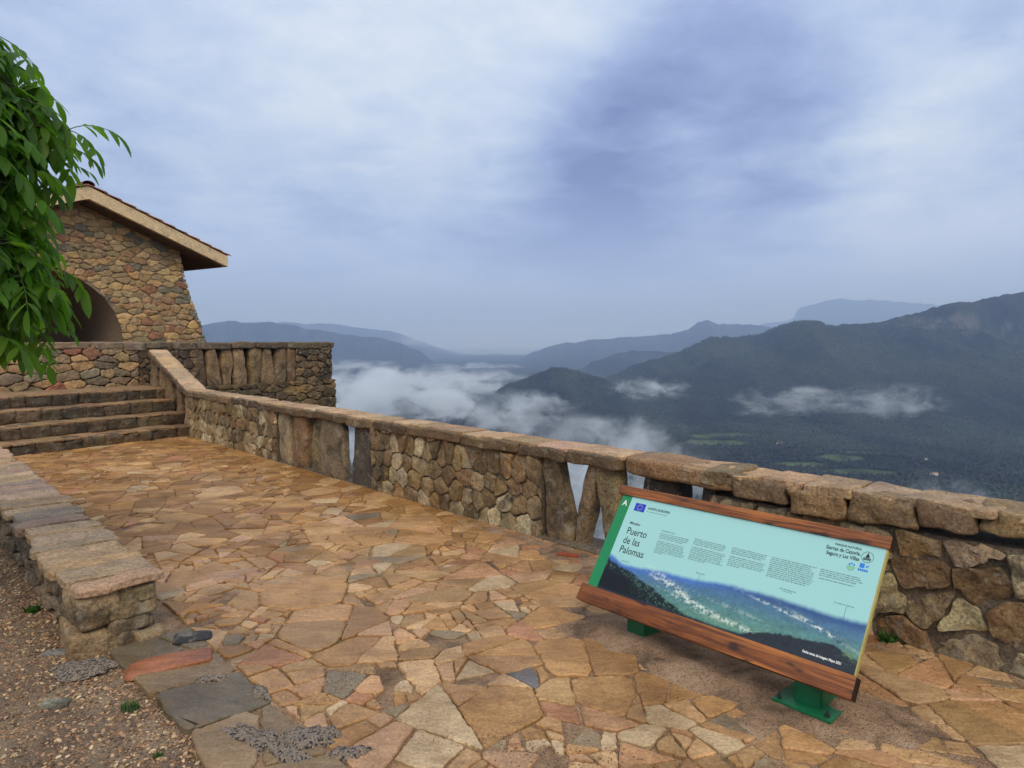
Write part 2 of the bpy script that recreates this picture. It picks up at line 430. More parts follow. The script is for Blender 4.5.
M['body_ink'] = plain('grey_ink', (0.06, 0.115, 0.11), 0.5)
M['white_ink'] = plain('white_ink', (0.8, 0.82, 0.8), 0.5)
M['flag_blue'] = plain('flag_blue', (0.012, 0.045, 0.55), 0.45)
M['star_yellow'] = plain('star_yellow', (0.75, 0.6, 0.05), 0.45)
M['logo_green'] = plain('logo_green', (0.16, 0.52, 0.14), 0.45)
M['logo_blue'] = plain('logo_blue', (0.02, 0.22, 0.75), 0.45)
M['strip'] = plain('green_print', (0.012, 0.245, 0.085), 0.4)
M['limb'] = stone_mat('bark', 0.4, 0.2, 0.4, 2.0, 0.9)
m, t, b, X, _ = new_mat('printed_panel'); M['print'] = m
at = t.new('ShaderNodeAttribute', attribute_name='Col'); t.link(at.outputs['Color'], b.inputs['Base Color']); b.inputs['Roughness'].default_value = 0.38
# varnished pine planks, grain along local X
m, t, b, X, _ = new_mat('stained_wood'); M['wood'] = m
gr = t.noise(t.scale(X, (1.6, 34, 34)), 1.0, 6, 0.62, 1.2)
c = t.ramp(gr, [(0.32, (0.055, 0.013, 0.003, 1)), (0.48, (0.22, 0.062, 0.011, 1)), (0.66, (0.44, 0.155, 0.030, 1))])
c = t.mix(1.0, c, t.ramp(t.noise(t.scale(X, (3, 9, 9)), 1.0, 5, 0.6, 0.5), [(0.3, (0.55,) * 3), (0.7, (1.3,) * 3)]), 'MULTIPLY')
kn = t.remap(t.noise(t.scale(X, (5.5, 15, 15)), 1.0, 2, 0.4), 0.57, 0.66); c = t.mix(t.math('MULTIPLY', kn, 0.85), c, (0.022, 0.008, 0.003, 1))
sp = t.remap(t.noise(X, 120, 2, 0.5), 0.70, 0.76); c = t.mix(t.math('MULTIPLY', sp, 0.6), c, (0.02, 0.01, 0.005, 1))
t.link(c, b.inputs['Base Color']); b.inputs['Roughness'].default_value = 0.48; bump(t, b, gr, 0.003, 0.7)
M['wood_end'] = plain('wood_end_grain', (0.022, 0.010, 0.006), 0.7, 0.3, 0.003, 60, 0.4)

def leaf_mat(name, col, trans, mixf=0.35):
    m, t, b, X, out = new_mat(name)
    at = t.new('ShaderNodeAttribute', attribute_name='Col')
    c = t.mix(1.0, (*col, 1), at.outputs['Color'], 'MULTIPLY'); t.link(c, b.inputs['Base Color']); b.inputs['Roughness'].default_value = 0.5; b.inputs['Specular IOR Level'].default_value = 0.3
    tr = t.new('ShaderNodeBsdfTranslucent'); t.link(t.mix(1.0, (*trans, 1), at.outputs['Color'], 'MULTIPLY'), tr.inputs[0])
    mx = t.new('ShaderNodeMixShader'); mx.inputs[0].default_value = mixf
    t.link(b.outputs[0], mx.inputs[1]); t.link(tr.outputs[0], mx.inputs[2]); t.link(mx.outputs[0], out.inputs[0])
    return m
M['leaf'] = leaf_mat('walnut_leaf', (0.050, 0.130, 0.016), (0.20, 0.44, 0.03), 0.48)
M['grass'] = leaf_mat('grass_blade', (0.035, 0.11, 0.02), (0.08, 0.2, 0.02))
M['forest'] = leaf_mat('far_tree_foliage', (0.016, 0.024, 0.014), (0.012, 0.02, 0.008), 0.1)
M['farm_wall'] = plain('white_wash', (0.75, 0.73, 0.7), 0.8)
M['farm_roof'] = plain('farm_roof_tile', (0.25, 0.13, 0.08), 0.8)

# ------------------------------------------------------------------ terrain: valley and ridges as one height field round the viewpoint
FLOOR = -290.0
RIDGES = [   # (skyline as image columns/rows giving bearings and elevations, distance along y, front width, back width, foot height, gully strength)
    ('near', [(455, 440), (500, 389), (525, 378), (546, 369.5), (559, 367.5), (577, 371.5), (602, 379), (640, 396), (680, 420)], 3000, 900, 800, FLOOR, 0.5),
    ('main', [(560, 420), (607, 376), (620, 372), (643, 363), (669, 356), (689, 347), (705, 338.5), (717, 336), (733, 339.5), (751, 336), (766, 330.5), (787, 323.5), (802, 320), (817, 321),
              (833, 325.5), (853, 325.5), (868, 324.5), (889, 319.5), (909, 312.5), (935, 307.5), (961, 302.5), (981, 298.5), (1004, 294.5), (1024, 293.5), (1080, 288), (1200, 296), (1400, 310)], 3900, 1700, 1800, FLOOR, 1.7),
    ('spur', [(540, 392), (577, 371), (592, 362.5), (618, 353.5), (633, 351), (653, 351.5), (690, 352), (740, 360)], 6400, 1500, 1500, FLOOR, 0.7),
    ('blue', [(430, 400), (480, 376), (500, 367.5), (525, 357), (546, 347), (572, 341), (602, 338.5), (633, 338), (669, 334), (689, 329), (697, 323), (703, 320.5), (707, 319.5), (712, 320.5), (717, 323.5), (725, 325),
              (745, 325), (761, 326), (800, 330), (860, 333), (1024, 335)], 11500, 4200, 3000, FLOOR, 0.5),
    ('far', [(700, 345), (745, 331), (760, 325), (786, 321), (792, 318), (797, 308.5), (807, 305), (827, 300.5), (840, 299.5), (858, 300.5), (879, 301.5), (899, 302), (920, 304.5), (960, 306), (1024, 309), (1200, 312)], 22000, 7000, 4000, FLOOR, 0.3),
    ('left', [(0, 330), (90, 332), (160, 330), (200, 326), (219, 322), (231, 320.5), (247, 323.5), (269, 322.5), (294, 325.5), (312, 329.5), (331, 332), (362, 336), (384, 337.5), (400, 343), (419, 350.5), (431, 360), (445, 372), (470, 400)], 9500, 2600, 2500, FLOOR, 0.7),
    ('left_far', [(250, 322), (300, 323), (340, 325), (375, 329), (397, 333), (419, 340), (450, 350), (481, 360), (505, 372), (540, 392)], 17000, 5000, 4000, FLOOR, 0.4),
    ('low', [(300, 372), (340, 366), (370, 363), (400, 363.5), (425, 370), (450, 378), (475, 386), (500, 400)], 7000, 900, 900, FLOOR, 0.4),
]
def ridge_height(x, y):
    """height and rock mask of the valley landscape at world x, y (y > 0 ahead)"""
    yy = np.maximum(y, 1.0); k = np.clip(x / yy, -3, 3); px = 512 + F_PX * k
    z = FLOOR + 28 * fbm2(x, y, 700, 4, 0.5, 2) + 10 * fbm2(x, y, 160, 3, 0.5, 3)
    best = z.copy(); rock = np.zeros_like(z)
    warp = fbm2(x, y, 650, 5, 0.55, 5)
    for i, (nm, prof, Dm, wf, wb, base, gully) in enumerate(RIDGES):
        P_ = np.array(prof, float); row = np.interp(px, P_[:, 0], P_[:, 1])
        crest = EYE + (HORIZON_Y - row + (4.6 if nm in ('main', 'blue') else 2.6) * fbm2(px, px * 0 + i * 3.3, 17, 5, .65, 50 + i)) / F_PX * Dm
        fade = np.clip((px - P_[0, 0] + 60) / 60, 0, 1) * np.clip((P_[-1, 0] + 60 - px) / 60, 0, 1)
        tl = (Dm - yy) / wf; tb = (yy - Dm) / wb
        t_ = np.maximum(np.maximum(tl, tb) - 0.012, 0.0)
        tt = np.clip(t_, 0, 1)
        spur = fbm2(x, y, wf * 0.30, 5, 0.5, 30 + i)
        prof_z = (1 - tt) ** 1.35
        prof_z = prof_z + gully * 0.34 * spur * np.minimum(tt * 6, 1) * (1 - tt)
        zz_ = base + (crest - base) * np.clip(prof_z, 0, 1.0)
        zz_ = np.where(fade > 0, base + (zz_ - base) * fade, -1e4)
        up = zz_ > best
        if nm == 'main':
            rel = (zz_ - base) / 500.0
            rk = np.clip((fbm2(x, y * 2.2, 70, 6, 0.72, 44) * 1.3 + 0.12 - 2.6 * np.abs(rel - 0.78)) * 3, 0, 1) * np.clip((px - 820) / 120, 0, 1) * .8
            rk = np.maximum(rk, np.clip((fbm2(x, y, 90, 5, 0.65, 45) - 0.36) * 4, 0, 1) * np.clip((rel - .25) * 3, 0, 1) * 0.6)
            rock = np.where(up, rk, rock)
        else: rock = np.where(up, 0, rock)
        best = np.where(up, zz_, best)
    return best, rock
def field_mask(x, y):
    k = x / np.maximum(y, 1); m_ = np.clip((fbm2(x, y * 0.55, 120, 3, 0.5, 61) - 0.22) * 6, 0, 1)
    a = 0
    for fx, fy, rx, ry in ((770, 1545, 75, 38), (690, 1640, 70, 34), (800, 1700, 60, 30), (930, 1800, 70, 34), (560, 1900, 90, 40), (640, 2050, 110, 40)):
        a = np.maximum(a, np.clip((1.1 - np.hypot((x - fx) / rx, (y - fy) / ry) + 0.5 * fbm2(x, y, 45, 3, .5, 62)) * 4, 0, 1))
    return a * (0.55 + 0.45 * np.clip(fbm2(x, y * .5, 60, 3, .5, 63) * 3 + .5, 0, 1))
def terrain_height(x, y):
    s, n = toSN(x, y); q = -n - 0.35
    near = -0.55 - np.maximum(q, 0) * 0.85 + np.minimum(np.maximum(q, 0) * 0.15, 6) * fbm2(x, y, 14, 4, 0.5, 8)
    far, rock = ridge_height(x, y)
    ahead = np.clip((y - 60) / 300, 0, 1) * np.clip((-n) / 60, 0, 1)
    far = np.where(ahead > 0, far, -1e4)
    flo = FLOOR + 28 * fbm2(x, y, 700, 4, 0.5, 2)
    z = np.maximum(np.maximum(near, flo), np.where(ahead >= 1, far, np.minimum(far, near)))
    return z, np.where(far >= z - 0.01, rock, 0)

az = np.concatenate([np.linspace(-180, -54, 90, endpoint=False), np.linspace(-54, 48, 1150, endpoint=False), np.linspace(48, 180, 90)])
rr = np.concatenate([np.geomspace(1.2, 700, 70, endpoint=False), np.geomspace(700, 5200, 250, endpoint=False), np.geomspace(5200, 30000, 190)])
A_, R_ = np.meshgrid(np.radians(az), rr, indexing='ij')
TX, TY = R_ * np.sin(A_), R_ * np.cos(A_)
TZ, TROCK = terrain_height(TX, TY)
fm = field_mask(TX, TY)
cv = np.zeros(TX.shape + (3,))
TONE = lambda x, y: np.clip(fbm2(x * 1.6, y * 0.5, 210, 5, 0.6, 70) * 1.7 + 0.5, 0, 1)
mixn = TONE(TX, TY)[..., None]
cv[:] = np.array([0.008, 0.012, 0.009]) * (1 - mixn) + np.array([0.036, 0.043, 0.024]) * mixn
cv = cv * (1 - TROCK[..., None]) + np.array([0.105, 0.098, 0.09]) * TROCK[..., None]
cv = cv * (1 - fm[..., None]) + np.array([0.075, 0.098, 0.040]) * fm[..., None]
terrain = quick_mesh('terrain', np.stack([TX, TY, TZ], -1).reshape(-1, 3), grid_quads(len(az), len(rr))[:, ::-1], M['terrain'], cv.reshape(-1, 3))
struct(terrain)
TMIN = float(TZ.min())

# far-off wood on the valley floor and the nearest ridges: reads as one mass
def forest():
    n = 120000; rg = np.random.default_rng(5)
    az_ = np.radians(rg.uniform(-6, 41, n * 3)); r_ = np.sqrt(rg.uniform(750 ** 2, 4300 ** 2, n * 3))
    keep = rg.random(n * 3) < np.clip(1500 / r_, 0.14, 1); az_, r_ = az_[keep][:n], r_[keep][:n]
    x, y = r_ * np.sin(az_), r_ * np.cos(az_)
    z, rock = terrain_height(x, y); dens = fbm2(x, y, 90, 4, 0.55, 81)
    ok = (rg.random(len(x)) < np.clip(0.62 + dens * 1.0, 0.05, 1)) & (field_mask(x, y) < 0.3) & (rock < 0.5)
    x, y, z = x[ok], y[ok], z[ok]; n = len(x)
    h = rg.uniform(4.5, 9.5, n); rad = h * rg.uniform(0.30, 0.52, n); ph = rg.uniform(0, 6.28, n)
    base = np.array([[0, 0, -0.05], [1, 0, .38], [0.31, .95, .45], [-.81, .59, .36], [-.81, -.59, .47], [.31, -.95, .4], [0.1, 0.1, 1.0]])
    jit = 1 + rg.uniform(-0.3, 0.3, (n, 7, 3)); bx = base[None] * jit
    cx = bx[..., 0] * np.cos(ph)[:, None] - bx[..., 1] * np.sin(ph)[:, None]; cy = bx[..., 0] * np.sin(ph)[:, None] + bx[..., 1] * np.cos(ph)[:, None]
    V = np.stack([x[:, None] + cx * rad[:, None], y[:, None] + cy * rad[:, None], z[:, None] + bx[..., 2] * h[:, None]], -1).reshape(-1, 3)
    tri = []
    for i in range(5): a, b_ = 1 + i, 1 + (i + 1) % 5; tri += [(0, b_, a), (6, a, b_)]
    T = (np.array(tri)[None] + (np.arange(n) * 7)[:, None, None]).reshape(-1, 3)
    tone = (rg.uniform(0.55, 1.5, n) * (0.55 + 1.25 * TONE(x, y)))[:, None] * np.array([1, 1, 1]) * (1 + np.clip(dens[ok], -.5, .5)[:, None] * np.array([0.5, 0.4, 0.2]))
    o = quick_mesh('distant_forest', V, T, M['forest'], np.repeat(tone, 7, 0), smooth=False); o['kind'] = 'stuff'
    tag(o, 'dark green woodland covering the valley floor and the nearest mountain', 'forest')
forest()

# a few farmhouses far down in the valley
def farmhouse(x, y, wd, ln, ht, rot, wing, label):
    z = float(terrain_height(np.array([float(x)]), np.array([float(y)]))[0][0])
    e = empty('farmhouse', (x, y, z), label, 'house', 'white houses far down in the valley'); e.rotation_euler = (0, 0, rot)
    mb = MB(); box(mb, (-ln / 2, -wd / 2, -2), (ln, 0, 0), (0, wd, 0), (0, 0, ht + 2))
    if wing: box(mb, (ln / 2 - 0.01, -wd / 2, -2), (ln * .5, 0, 0), (0, wd * .7, 0), (0, 0, ht * .7 + 2))
    mb.build('wall', M['farm_wall'], e, smooth=False)
    mb = MB(); o = .5
    mb.add([(-ln / 2 - o, -wd / 2 - o, ht), (ln / 2 + o, -wd / 2 - o, ht), (ln / 2 + o, wd / 2 + o, ht), (-ln / 2 - o, wd / 2 + o, ht), (-ln / 2 - o, 0, ht + wd * .3), (ln / 2 + o, 0, ht + wd * .3)],
           [(0, 1, 5, 4), (2, 3, 4, 5), (0, 4, 3), (1, 2, 5), (3, 2, 1, 0)])
    mb.build('roof', M['farm_roof'], e, smooth=False)
farmhouse(920, 1500, 9, 16, 6, 0.3, True, 'lowest white farmhouse far down in the wooded valley')
farmhouse(1010, 1680, 6, 8, 5, 1.1, False, 'small white cottage above the other farmhouses among valley trees')
farmhouse(735, 1890, 6, 20, 5, 0.1, False, 'long white barn beside the green fields down in the valley')

# haze: one closed box of even air, the sky outside it
def vol_mat(name):
    m = bpy.data.materials.new(name); m.use_nodes = True; t = NT(m.node_tree); t.n.clear()
    out = t.new('ShaderNodeOutputMaterial'); v = t.new('ShaderNodeVolumePrincipled'); t.link(v.outputs[0], out.inputs['Volume'])
    return m, t, v
HAZE_DENSITY = 0.96e-4
m, t, v = vol_mat('haze_air'); v.inputs['Color'].default_value = (0.48, 0.65, 1.0, 1); v.inputs['Absorption Color'].default_value = (0.36, 0.40, 1.0, 1); v.inputs['Density'].default_value = HAZE_DENSITY; v.inputs['Anisotropy'].default_value = 0.1
mb = MB(); zb = TMIN - 1.0; zt = float(TZ.max()) + 60
box(mb, (-31000, -31000, zb), (62000, 0, 0), (0, 62000, 0), (0, 0, zt - zb)); hz = mb.build('haze', m, smooth=False)
tag(hz, 'pale blue rain haze filling the air over the valley', 'haze', kind='stuff')

# low cloud lying in the valley
m, t, v = vol_mat('valley_cloud'); M['fog'] = m
tc_ = t.new('ShaderNodeTexCoord'); X = tc_.outputs['Object']; oi = t.new('ShaderNodeObjectInfo')
ln_ = t.vmath('LENGTH', X).outputs['Value']; fall = t.math('SUBTRACT', 1.0, ln_)
off = t.vmath('ADD', t.scale(X, (1, 1, 0.55)), oi.outputs['Location']).outputs[0]
nz = t.noise(off, 2.6, 6, 0.66, 0.6)
d = t.math('ADD', t.math('MULTIPLY', fall, 0.85), t.math('MULTIPLY', t.math('SUBTRACT', nz, 0.55), 5.0))
d = t.math('MULTIPLY', t.remap(d, 0.05, 0.95), t.remap(fall, 0.0, 0.35))
at = t.new('ShaderNodeAttribute', attribute_name='fog_density'); at.attribute_type = 'OBJECT'
t.link(t.math('MULTIPLY', d, at.outputs['Fac']), v.inputs['Density']); v.inputs['Color'].default_value = (0.91, 0.955, 1.0, 1)
fog_me = None
def fog(px, py, Y, rx, ry, rz, dens, label):
    """a bank of cloud: centre given by bearing and elevation at distance Y, real radii in metres"""
    global fog_me
    if fog_me is None:
        fog_me = bpy.data.meshes.new('valley_cloud'); bm = bmesh.new(); bmesh.ops.create_icosphere(bm, subdivisions=3, radius=1.0); bm.to_mesh(fog_me); bm.free(); fog_me.materials.append(M['fog'])
    o = bpy.data.objects.new('valley_cloud', fog_me); COL.objects.link(o)
    o.location = ((px - 512) / F_PX * Y, Y, EYE + (HORIZON_Y - py) / F_PX * Y); o.scale = (rx, ry, rz); o['fog_density'] = float(dens)
    tag(o, label, 'cloud', 'low cloud lying in the valley', 'stuff')
fog(372, 402, 2700, 540, 800, 175, 0.016, 'thick white bank of cloud filling the valley left of the ridges')
fog(440, 392, 3900, 600, 800, 150, 0.010, 'looser cloud behind the thick bank in the valley')
fog(470, 371, 7600, 800, 900, 110, 0.004, 'thin streak of cloud at the far end of the valley')
fog(500, 352, 16500, 5200, 3600, 900, 0.0008, 'pale curtain of rain closing the far end of the valley')
fog(485, 380, 5200, 520, 700, 130, 0.004, 'thin mist climbing between the ridges in the middle of the valley')
fog(582, 500, 1000, 150, 220, 78, 0.022, 'pale mist close below the near balustrade openings')
fog(345, 462, 1600, 220, 300, 95, 0.018, 'pale mist close below the far balustrade openings')
fog(352, 366, 6300, 600, 600, 70, 0.003, 'thin band of cloud at the foot of the left hand mountain')
fog(505, 414, 2150, 260, 260, 90, 0.009, 'ragged cloud at the foot of the small rounded hill')
fog(648, 388, 2500, 200, 150, 52, 0.011, 'small wisp of cloud on the flank of the dark ridge')
fog(795, 403, 2450, 330, 150, 70, 0.010, 'long wisp of cloud across the dark mountainside')
fog(890, 402, 2450, 270, 150, 85, 0.009, 'right end of the long cloud wisp on the mountainside')
fog(628, 444, 1650, 190, 150, 85, 0.011, 'puff of cloud low behind the balustrade openings')
fog(575, 462, 1450, 260, 200, 120, 0.010, 'cloud seen through the openings of the balustrade')
fog(690, 485, 1300, 180, 140, 70, 0.009, 'faint mist low behind the information board')
fog(955, 500, 1250, 90, 90, 45, 0.008, 'faint puff of mist near the right edge of the valley')
fog(535, 405, 2350, 200, 150, 60, 0.008, 'shred of cloud climbing the side of the small rounded hill')

# ------------------------------------------------------------------ the plaza: gravel, sandy bed, flagstones
def sheet(name, s0, s1, n0, n1, ds, z, amp, mat, seed, bumps=()):
    ss = np.arange(s0, s1 + ds * .5, ds); ns = np.arange(n0, n1 + ds * .5, ds); S, N_ = np.meshgrid(ss, ns, indexing='ij')
    x = O0[0] + US[0] * S + NS[0] * N_; y = O0[1] + US[1] * S + NS[1] * N_
    zz = z + amp * (fbm2(x, y, 0.35, 4, 0.55, seed) + 0.4 * fbm2(x, y, 0.06, 3, 0.5, seed + 3))
    for (bx, by, rx, ry, ang, hgt) in bumps:
        c, sn = math.cos(ang), math.sin(ang); u = ((x - bx) * c + (y - by) * sn) / rx; v = (-(x - bx) * sn + (y - by) * c) / ry
        zz += hgt * np.exp(-(u * u + v * v) * 1.2) * (1 + 0.5 * fbm2(x, y, 0.18, 4, 0.6, seed + 9))
    V = np.stack([x, y, zz], -1).reshape(-1, 3); q = grid_quads(len(ss), len(ns))[:, ::-1]
    o = quick_mesh(name, V, q, mat); 
    return struct(o)
BED_Z = 0.012
def sand_bumps():
    b = [(0.98, 3.22, 0.80, 0.26, R(-48), 0.030), (1.52, 2.86, 0.30, 0.20, R(-48), 0.024), (0.66, 3.72, 0.38, 0.28, 0, 0.024)]
    for s_, n_, rs_, rn_, h_ in ((2.3, 0.22, 0.75, 0.28, 0.020), (3.6, 0.14, 0.9, 0.18, 0.012), (0.3, 0.12, 0.8, 0.13, 0.012), (1.2, 0.25, 0.5, 0.2, 0.014), (2.9, 0.7, 0.35, 0.18, 0.009)):
        p = W(s_, n_); b.append((p[0], p[1], rs_, rn_, math.atan2(US[1], US[0]), h_))
    b.append((0.05, 2.62, 0.30, 0.08, R(-20), 0.011)); b.append((-0.72, 3.15, 0.18, 0.1, R(40), 0.008))
    return b
sheet('paving_bed', -4.0, 13.5, -0.35, 2.98, 0.035, BED_Z, 0.006, M['sand'], 11, sand_bumps())
sheet('gravel_ground', -26, 10.8, 2.90, 30, 0.07, -0.006, 0.02, M['gravel'], 21)

FLAG_PAL = [lin(*c) for c in ((196, 148, 92), (190, 142, 82), (202, 158, 104), (196, 146, 98), (188, 148, 92), (178, 132, 76), (200, 156, 114), (186, 142, 90), (204, 164, 114), (176, 136, 84))]
FLAG_FAR = [lin(*c) for c in ((176, 128, 66), (184, 136, 72), (168, 120, 62), (192, 146, 88), (160, 116, 62), (180, 130, 80), (202, 160, 108))]
FLAG_GREY = [lin(156, 136, 104), lin(148, 128, 98), lin(164, 142, 108), lin(142, 128, 104), lin(170, 142, 104)]
FLAG_SLATE = [lin(112, 106, 108), lin(120, 112, 104), lin(104, 100, 104)]
def flagstones():
    mb = MB(); pts = []; wts = []
    rg = random.Random(3)
    def split(c, tgt, out, depth=0):
        A = abs(area(c))
        if A < tgt or depth > 7: out.append(c); return
        P2 = np.array(c); cen = P2.mean(0); ev, evec = np.linalg.eigh(np.cov((P2 - cen).T)); ax = evec[:, 1]
        an = math.atan2(ax[1], ax[0]) + rg.gauss(0, 0.45); nx, ny = math.cos(an), math.sin(an); L = math.sqrt(ev[1])
        d = nx * cen[0] + ny * cen[1] + rg.uniform(-.5, .5) * L
        for sg in (1, -1):
            h = clip(c, sg * nx, sg * ny, sg * d)
            if len(h) >= 3 and abs(area(h)) > .0015: split(h, tgt * rg.uniform(.55, 1.6), out, depth + 1)
    P_ = []
    for k in range(9000):
        a, b_ = rg.uniform(-4, 12.9), rg.uniform(0, 2.66)
        if not P_ or min((a - p[0]) ** 2 + (b_ - p[1]) ** 2 for p in P_) > .36 ** 2: P_.append((a, b_))
    bound = [(-4.0, 0.015), (12.9, 0.015), (12.9, 2.68), (-4.0, 2.68)]
    pol = []
    for i, c in enumerate(voronoi(P_, bound, 24)):
        if c is None: continue
        o_ = []; split(c, .040 * math.exp(rg.gauss(0, .65)) * (1.0 if P_[i][0] < 4.5 else 1.2), o_); pol += [(q, len(pol) + j) for j, q in enumerate(o_)]
    # a row of larger grey slabs along the gravel edge
    E_ = []; a = -4.0
    while a < 3.3:
        l = rg.uniform(0.26, 0.5); E_.append((a + l / 2, rg.uniform(2.84, 2.94))); 
        if rg.random() < .5: E_.append((a + l / 2 + rg.uniform(-.1, .1), rg.uniform(2.72, 2.76)))
        a += l
    pol += [(c, 5000 + i) for i, c in enumerate(voronoi(E_, [(-4.0, 2.68), (3.2, 2.68), (3.2, 3.12), (-4.0, 3.12)], 16)) if c]
    n_edge = 0
    for c, i in pol:
        mx_, my_ = np.mean([p[0] for p in c]), np.mean([p[1] for p in c])
        edge = my_ > 2.68 and mx_ < 3.25
        x_, y_ = W(mx_, my_)[:2]
        if abs(area(c)) < 0.003 and rg.random() < 0.5: continue
        if not edge and abs(area(c)) < 0.02 and rg.random() < 0.09: continue
        tight = mx_ > 4.2 or rg.random() < 0.6
        g = rg.uniform(0.001, 0.004) if tight else rg.uniform(0.003, 0.011)
        if edge: g = rg.uniform(.004, .010)
        if my_ > 3.0 and not edge: continue
        if edge and my_ > 2.7 and mx_ > 2.95 : pass
        c2 = inset(c, g)
        if c2 is None or abs(area(c2)) < 0.0015: continue
        q = resample(chaikin(c2, 0.05 if rg.random() < .7 else 0.14), 0.014, 12); n = len(q)
        jit = 0.011 if not edge else 0.020
        q = q + jit * np.stack([fbm(np.c_[q / 0.10, np.full(n, i * 1.3)], 3, 0.6, 3), fbm(np.c_[q / 0.10, np.full(n, i * 1.3 + 40)], 3, 0.6, 3)], 1)
        q = q + (0.004 + 0.006 * rg.random() ** 3) * np.stack([vnoise(np.c_[q / 0.022, np.full(n, i * 2.3)], 31), vnoise(np.c_[q / 0.022, np.full(n, i * 2.3 + 7)], 32)], 1)
        if edge: q[:, 1] = np.where(q[:, 1] > 3.02, 3.02 + (q[:, 1] - 3.02) * 0.5 + 0.05 * fbm(np.c_[q / 0.3, np.full(n, 2.2)], 3), q[:, 1])
        far = np.clip((mx_ - 3.2) / 2.5 + rg.uniform(-.35, .35), 0, 1)
        u = rg.random()
        if edge and my_ > 2.55: col = rg.choice(FLAG_GREY)
        else:
            col = rg.choice(FLAG_FAR) if rg.random() < far else rg.choice(FLAG_PAL)
            if my_ < 1.9 and 1.3 < mx_ < 1.7 and u < .12: col = rg.choice(FLAG_SLATE)
            elif u < 0.06 * (1 - .8 * far): col = lin(200, 172, 130)
            elif u < 0.085 * (1 - .5 * far): col = lin(186, 130, 88)
            elif u < 0.125 * (1 - .8 * far): col = rg.choice(FLAG_GREY)
        k = rg.uniform(0.82 - .08 * far, 1.10) if not edge else rg.uniform(.6, .82); mean = sum(col[:3]) / 3; col = tuple(min(.8, (x * (.87 + .06 * far) + mean * (.13 - .06 * far)) * k) for x in col[:3])
        top = BED_Z + 0.014 + rg.uniform(-0.004, 0.005); tx, ty = rg.uniform(-.012, .012), rg.uniform(-.012, .012)
        cen = q.mean(0)
        def ring(r, z): return np.array([[*W(a_, b2)[:2], z + (a_ - cen[0]) * tx + (b2 - cen[1]) * ty] for a_, b2 in r])
        V = np.concatenate([ring(q, BED_Z - 0.03), ring(q, top - 0.006), ring(cen + (q - cen) * (1 - 0.006 / max(0.05, np.abs(q - cen).mean())), top)])
        orient = 1 if area([tuple(p) for p in q]) > 0 else -1
        Fs = []
        for k_ in range(2):
            for a_ in range(n):
                b2 = (a_ + 1) % n; f = (k_ * n + a_, k_ * n + b2, (k_ + 1) * n + b2, (k_ + 1) * n + a_); Fs.append(f if orient < 0 else f[::-1])
        topf = tuple(2 * n + a_ for a_ in range(n)); Fs.append(topf if orient < 0 else topf[::-1])
        mb.add(V, Fs, col)
    o = mb.build('paving', M['flag'], smooth=False); bm = bmesh.new(); bm.from_mesh(o.data); bmesh.ops.recalc_face_normals(bm, faces=bm.faces); bm.to_mesh(o.data); bm.free()
    return struct(o)
flagstones()

def pebbles(name, n, sampler, smin, smax, pal, kind='stuff', seed=1, flat=0.6, label=None):
    rg = np.random.default_rng(seed); xy, z = sampler(rg, n); n = len(xy)
    ico = np.array([[0, 0, 1], [.894, 0, .447], [.276, .851, .447], [-.724, .526, .447], [-.724, -.526, .447], [.276, -.851, .447],
                    [.724, .526, -.447], [-.276, .851, -.447], [-.894, 0, -.447], [-.276, -.851, -.447], [.724, -.526, -.447], [0, 0, -1]])
    tri = np.array([(0, 1, 2), (0, 2, 3), (0, 3, 4), (0, 4, 5), (0, 5, 1), (1, 6, 2), (2, 7, 3), (3, 8, 4), (4, 9, 5), (5, 10, 1), (2, 6, 7), (3, 7, 8), (4, 8, 9), (5, 9, 10), (1, 10, 6), (6, 11, 7), (7, 11, 8), (8, 11, 9), (9, 11, 10), (10, 11, 6)])
    r = smin + (smax - smin) * rg.random(n) ** 2.6; ph = rg.uniform(0, 6.28, n)
    b_ = ico[None] * (1 + rg.uniform(-.28, .28, (n, 12, 3))) * np.stack([r, r * rg.uniform(.5, 1, n), r * flat * rg.uniform(.5, 1, n)], -1)[:, None, :]
    tl = rg.uniform(-.5, .5, n)[:, None]; bz = b_[..., 2] + b_[..., 0] * tl
    V = np.stack([xy[:, :1] + b_[..., 0] * np.cos(ph)[:, None] - b_[..., 1] * np.sin(ph)[:, None], xy[:, 1:] + b_[..., 0] * np.sin(ph)[:, None] + b_[..., 1] * np.cos(ph)[:, None], z[:, None] + bz], -1).reshape(-1, 3)
    T = (tri[None] + (np.arange(n) * 12)[:, None, None]).reshape(-1, 3)
    pal = np.array([p[:3] for p in pal]); c = pal[rg.integers(0, len(pal), n)] * rg.uniform(.7, 1.25, n)[:, None]
    o = quick_mesh(name, V, T, M['pebble'], np.repeat(c, 12, 0), smooth=False)
    o['kind'] = kind
    if label: tag(o, label, 'gravel')
    return o
def gz(x, y): return -0.006 + 0.02 * (fbm2(x, y, 0.35, 4, 0.55, 21) + 0.4 * fbm2(x, y, 0.06, 3, 0.5, 24))
def samp_gravel(rg, n):
    s = rg.uniform(-1.2, 6.5, n * 2); nn = 2.98 + rg.exponential(0.8, n * 2); ok = nn < 6
    s, nn = s[ok][:n], nn[ok][:n]; x = O0[0] + US[0] * s + NS[0] * nn; y = O0[1] + US[1] * s + NS[1] * nn
    k = (y > 2.0) & (x / np.maximum(y, .1) > -0.85); x, y = x[k], y[k]
    return np.stack([x, y], 1), gz(x, y) + 0.001
GRAVEL_PAL = [lin(*c) for c in ((152, 118, 86), (124, 92, 68), (172, 142, 106), (198, 172, 136), (102, 80, 64), (140, 104, 74), (162, 126, 94), (90, 76, 64))]
pebbles('gravel', 60000, samp_gravel, 0.003, 0.013, GRAVEL_PAL, seed=4, label='loose reddish brown gravel left of the flagstones')
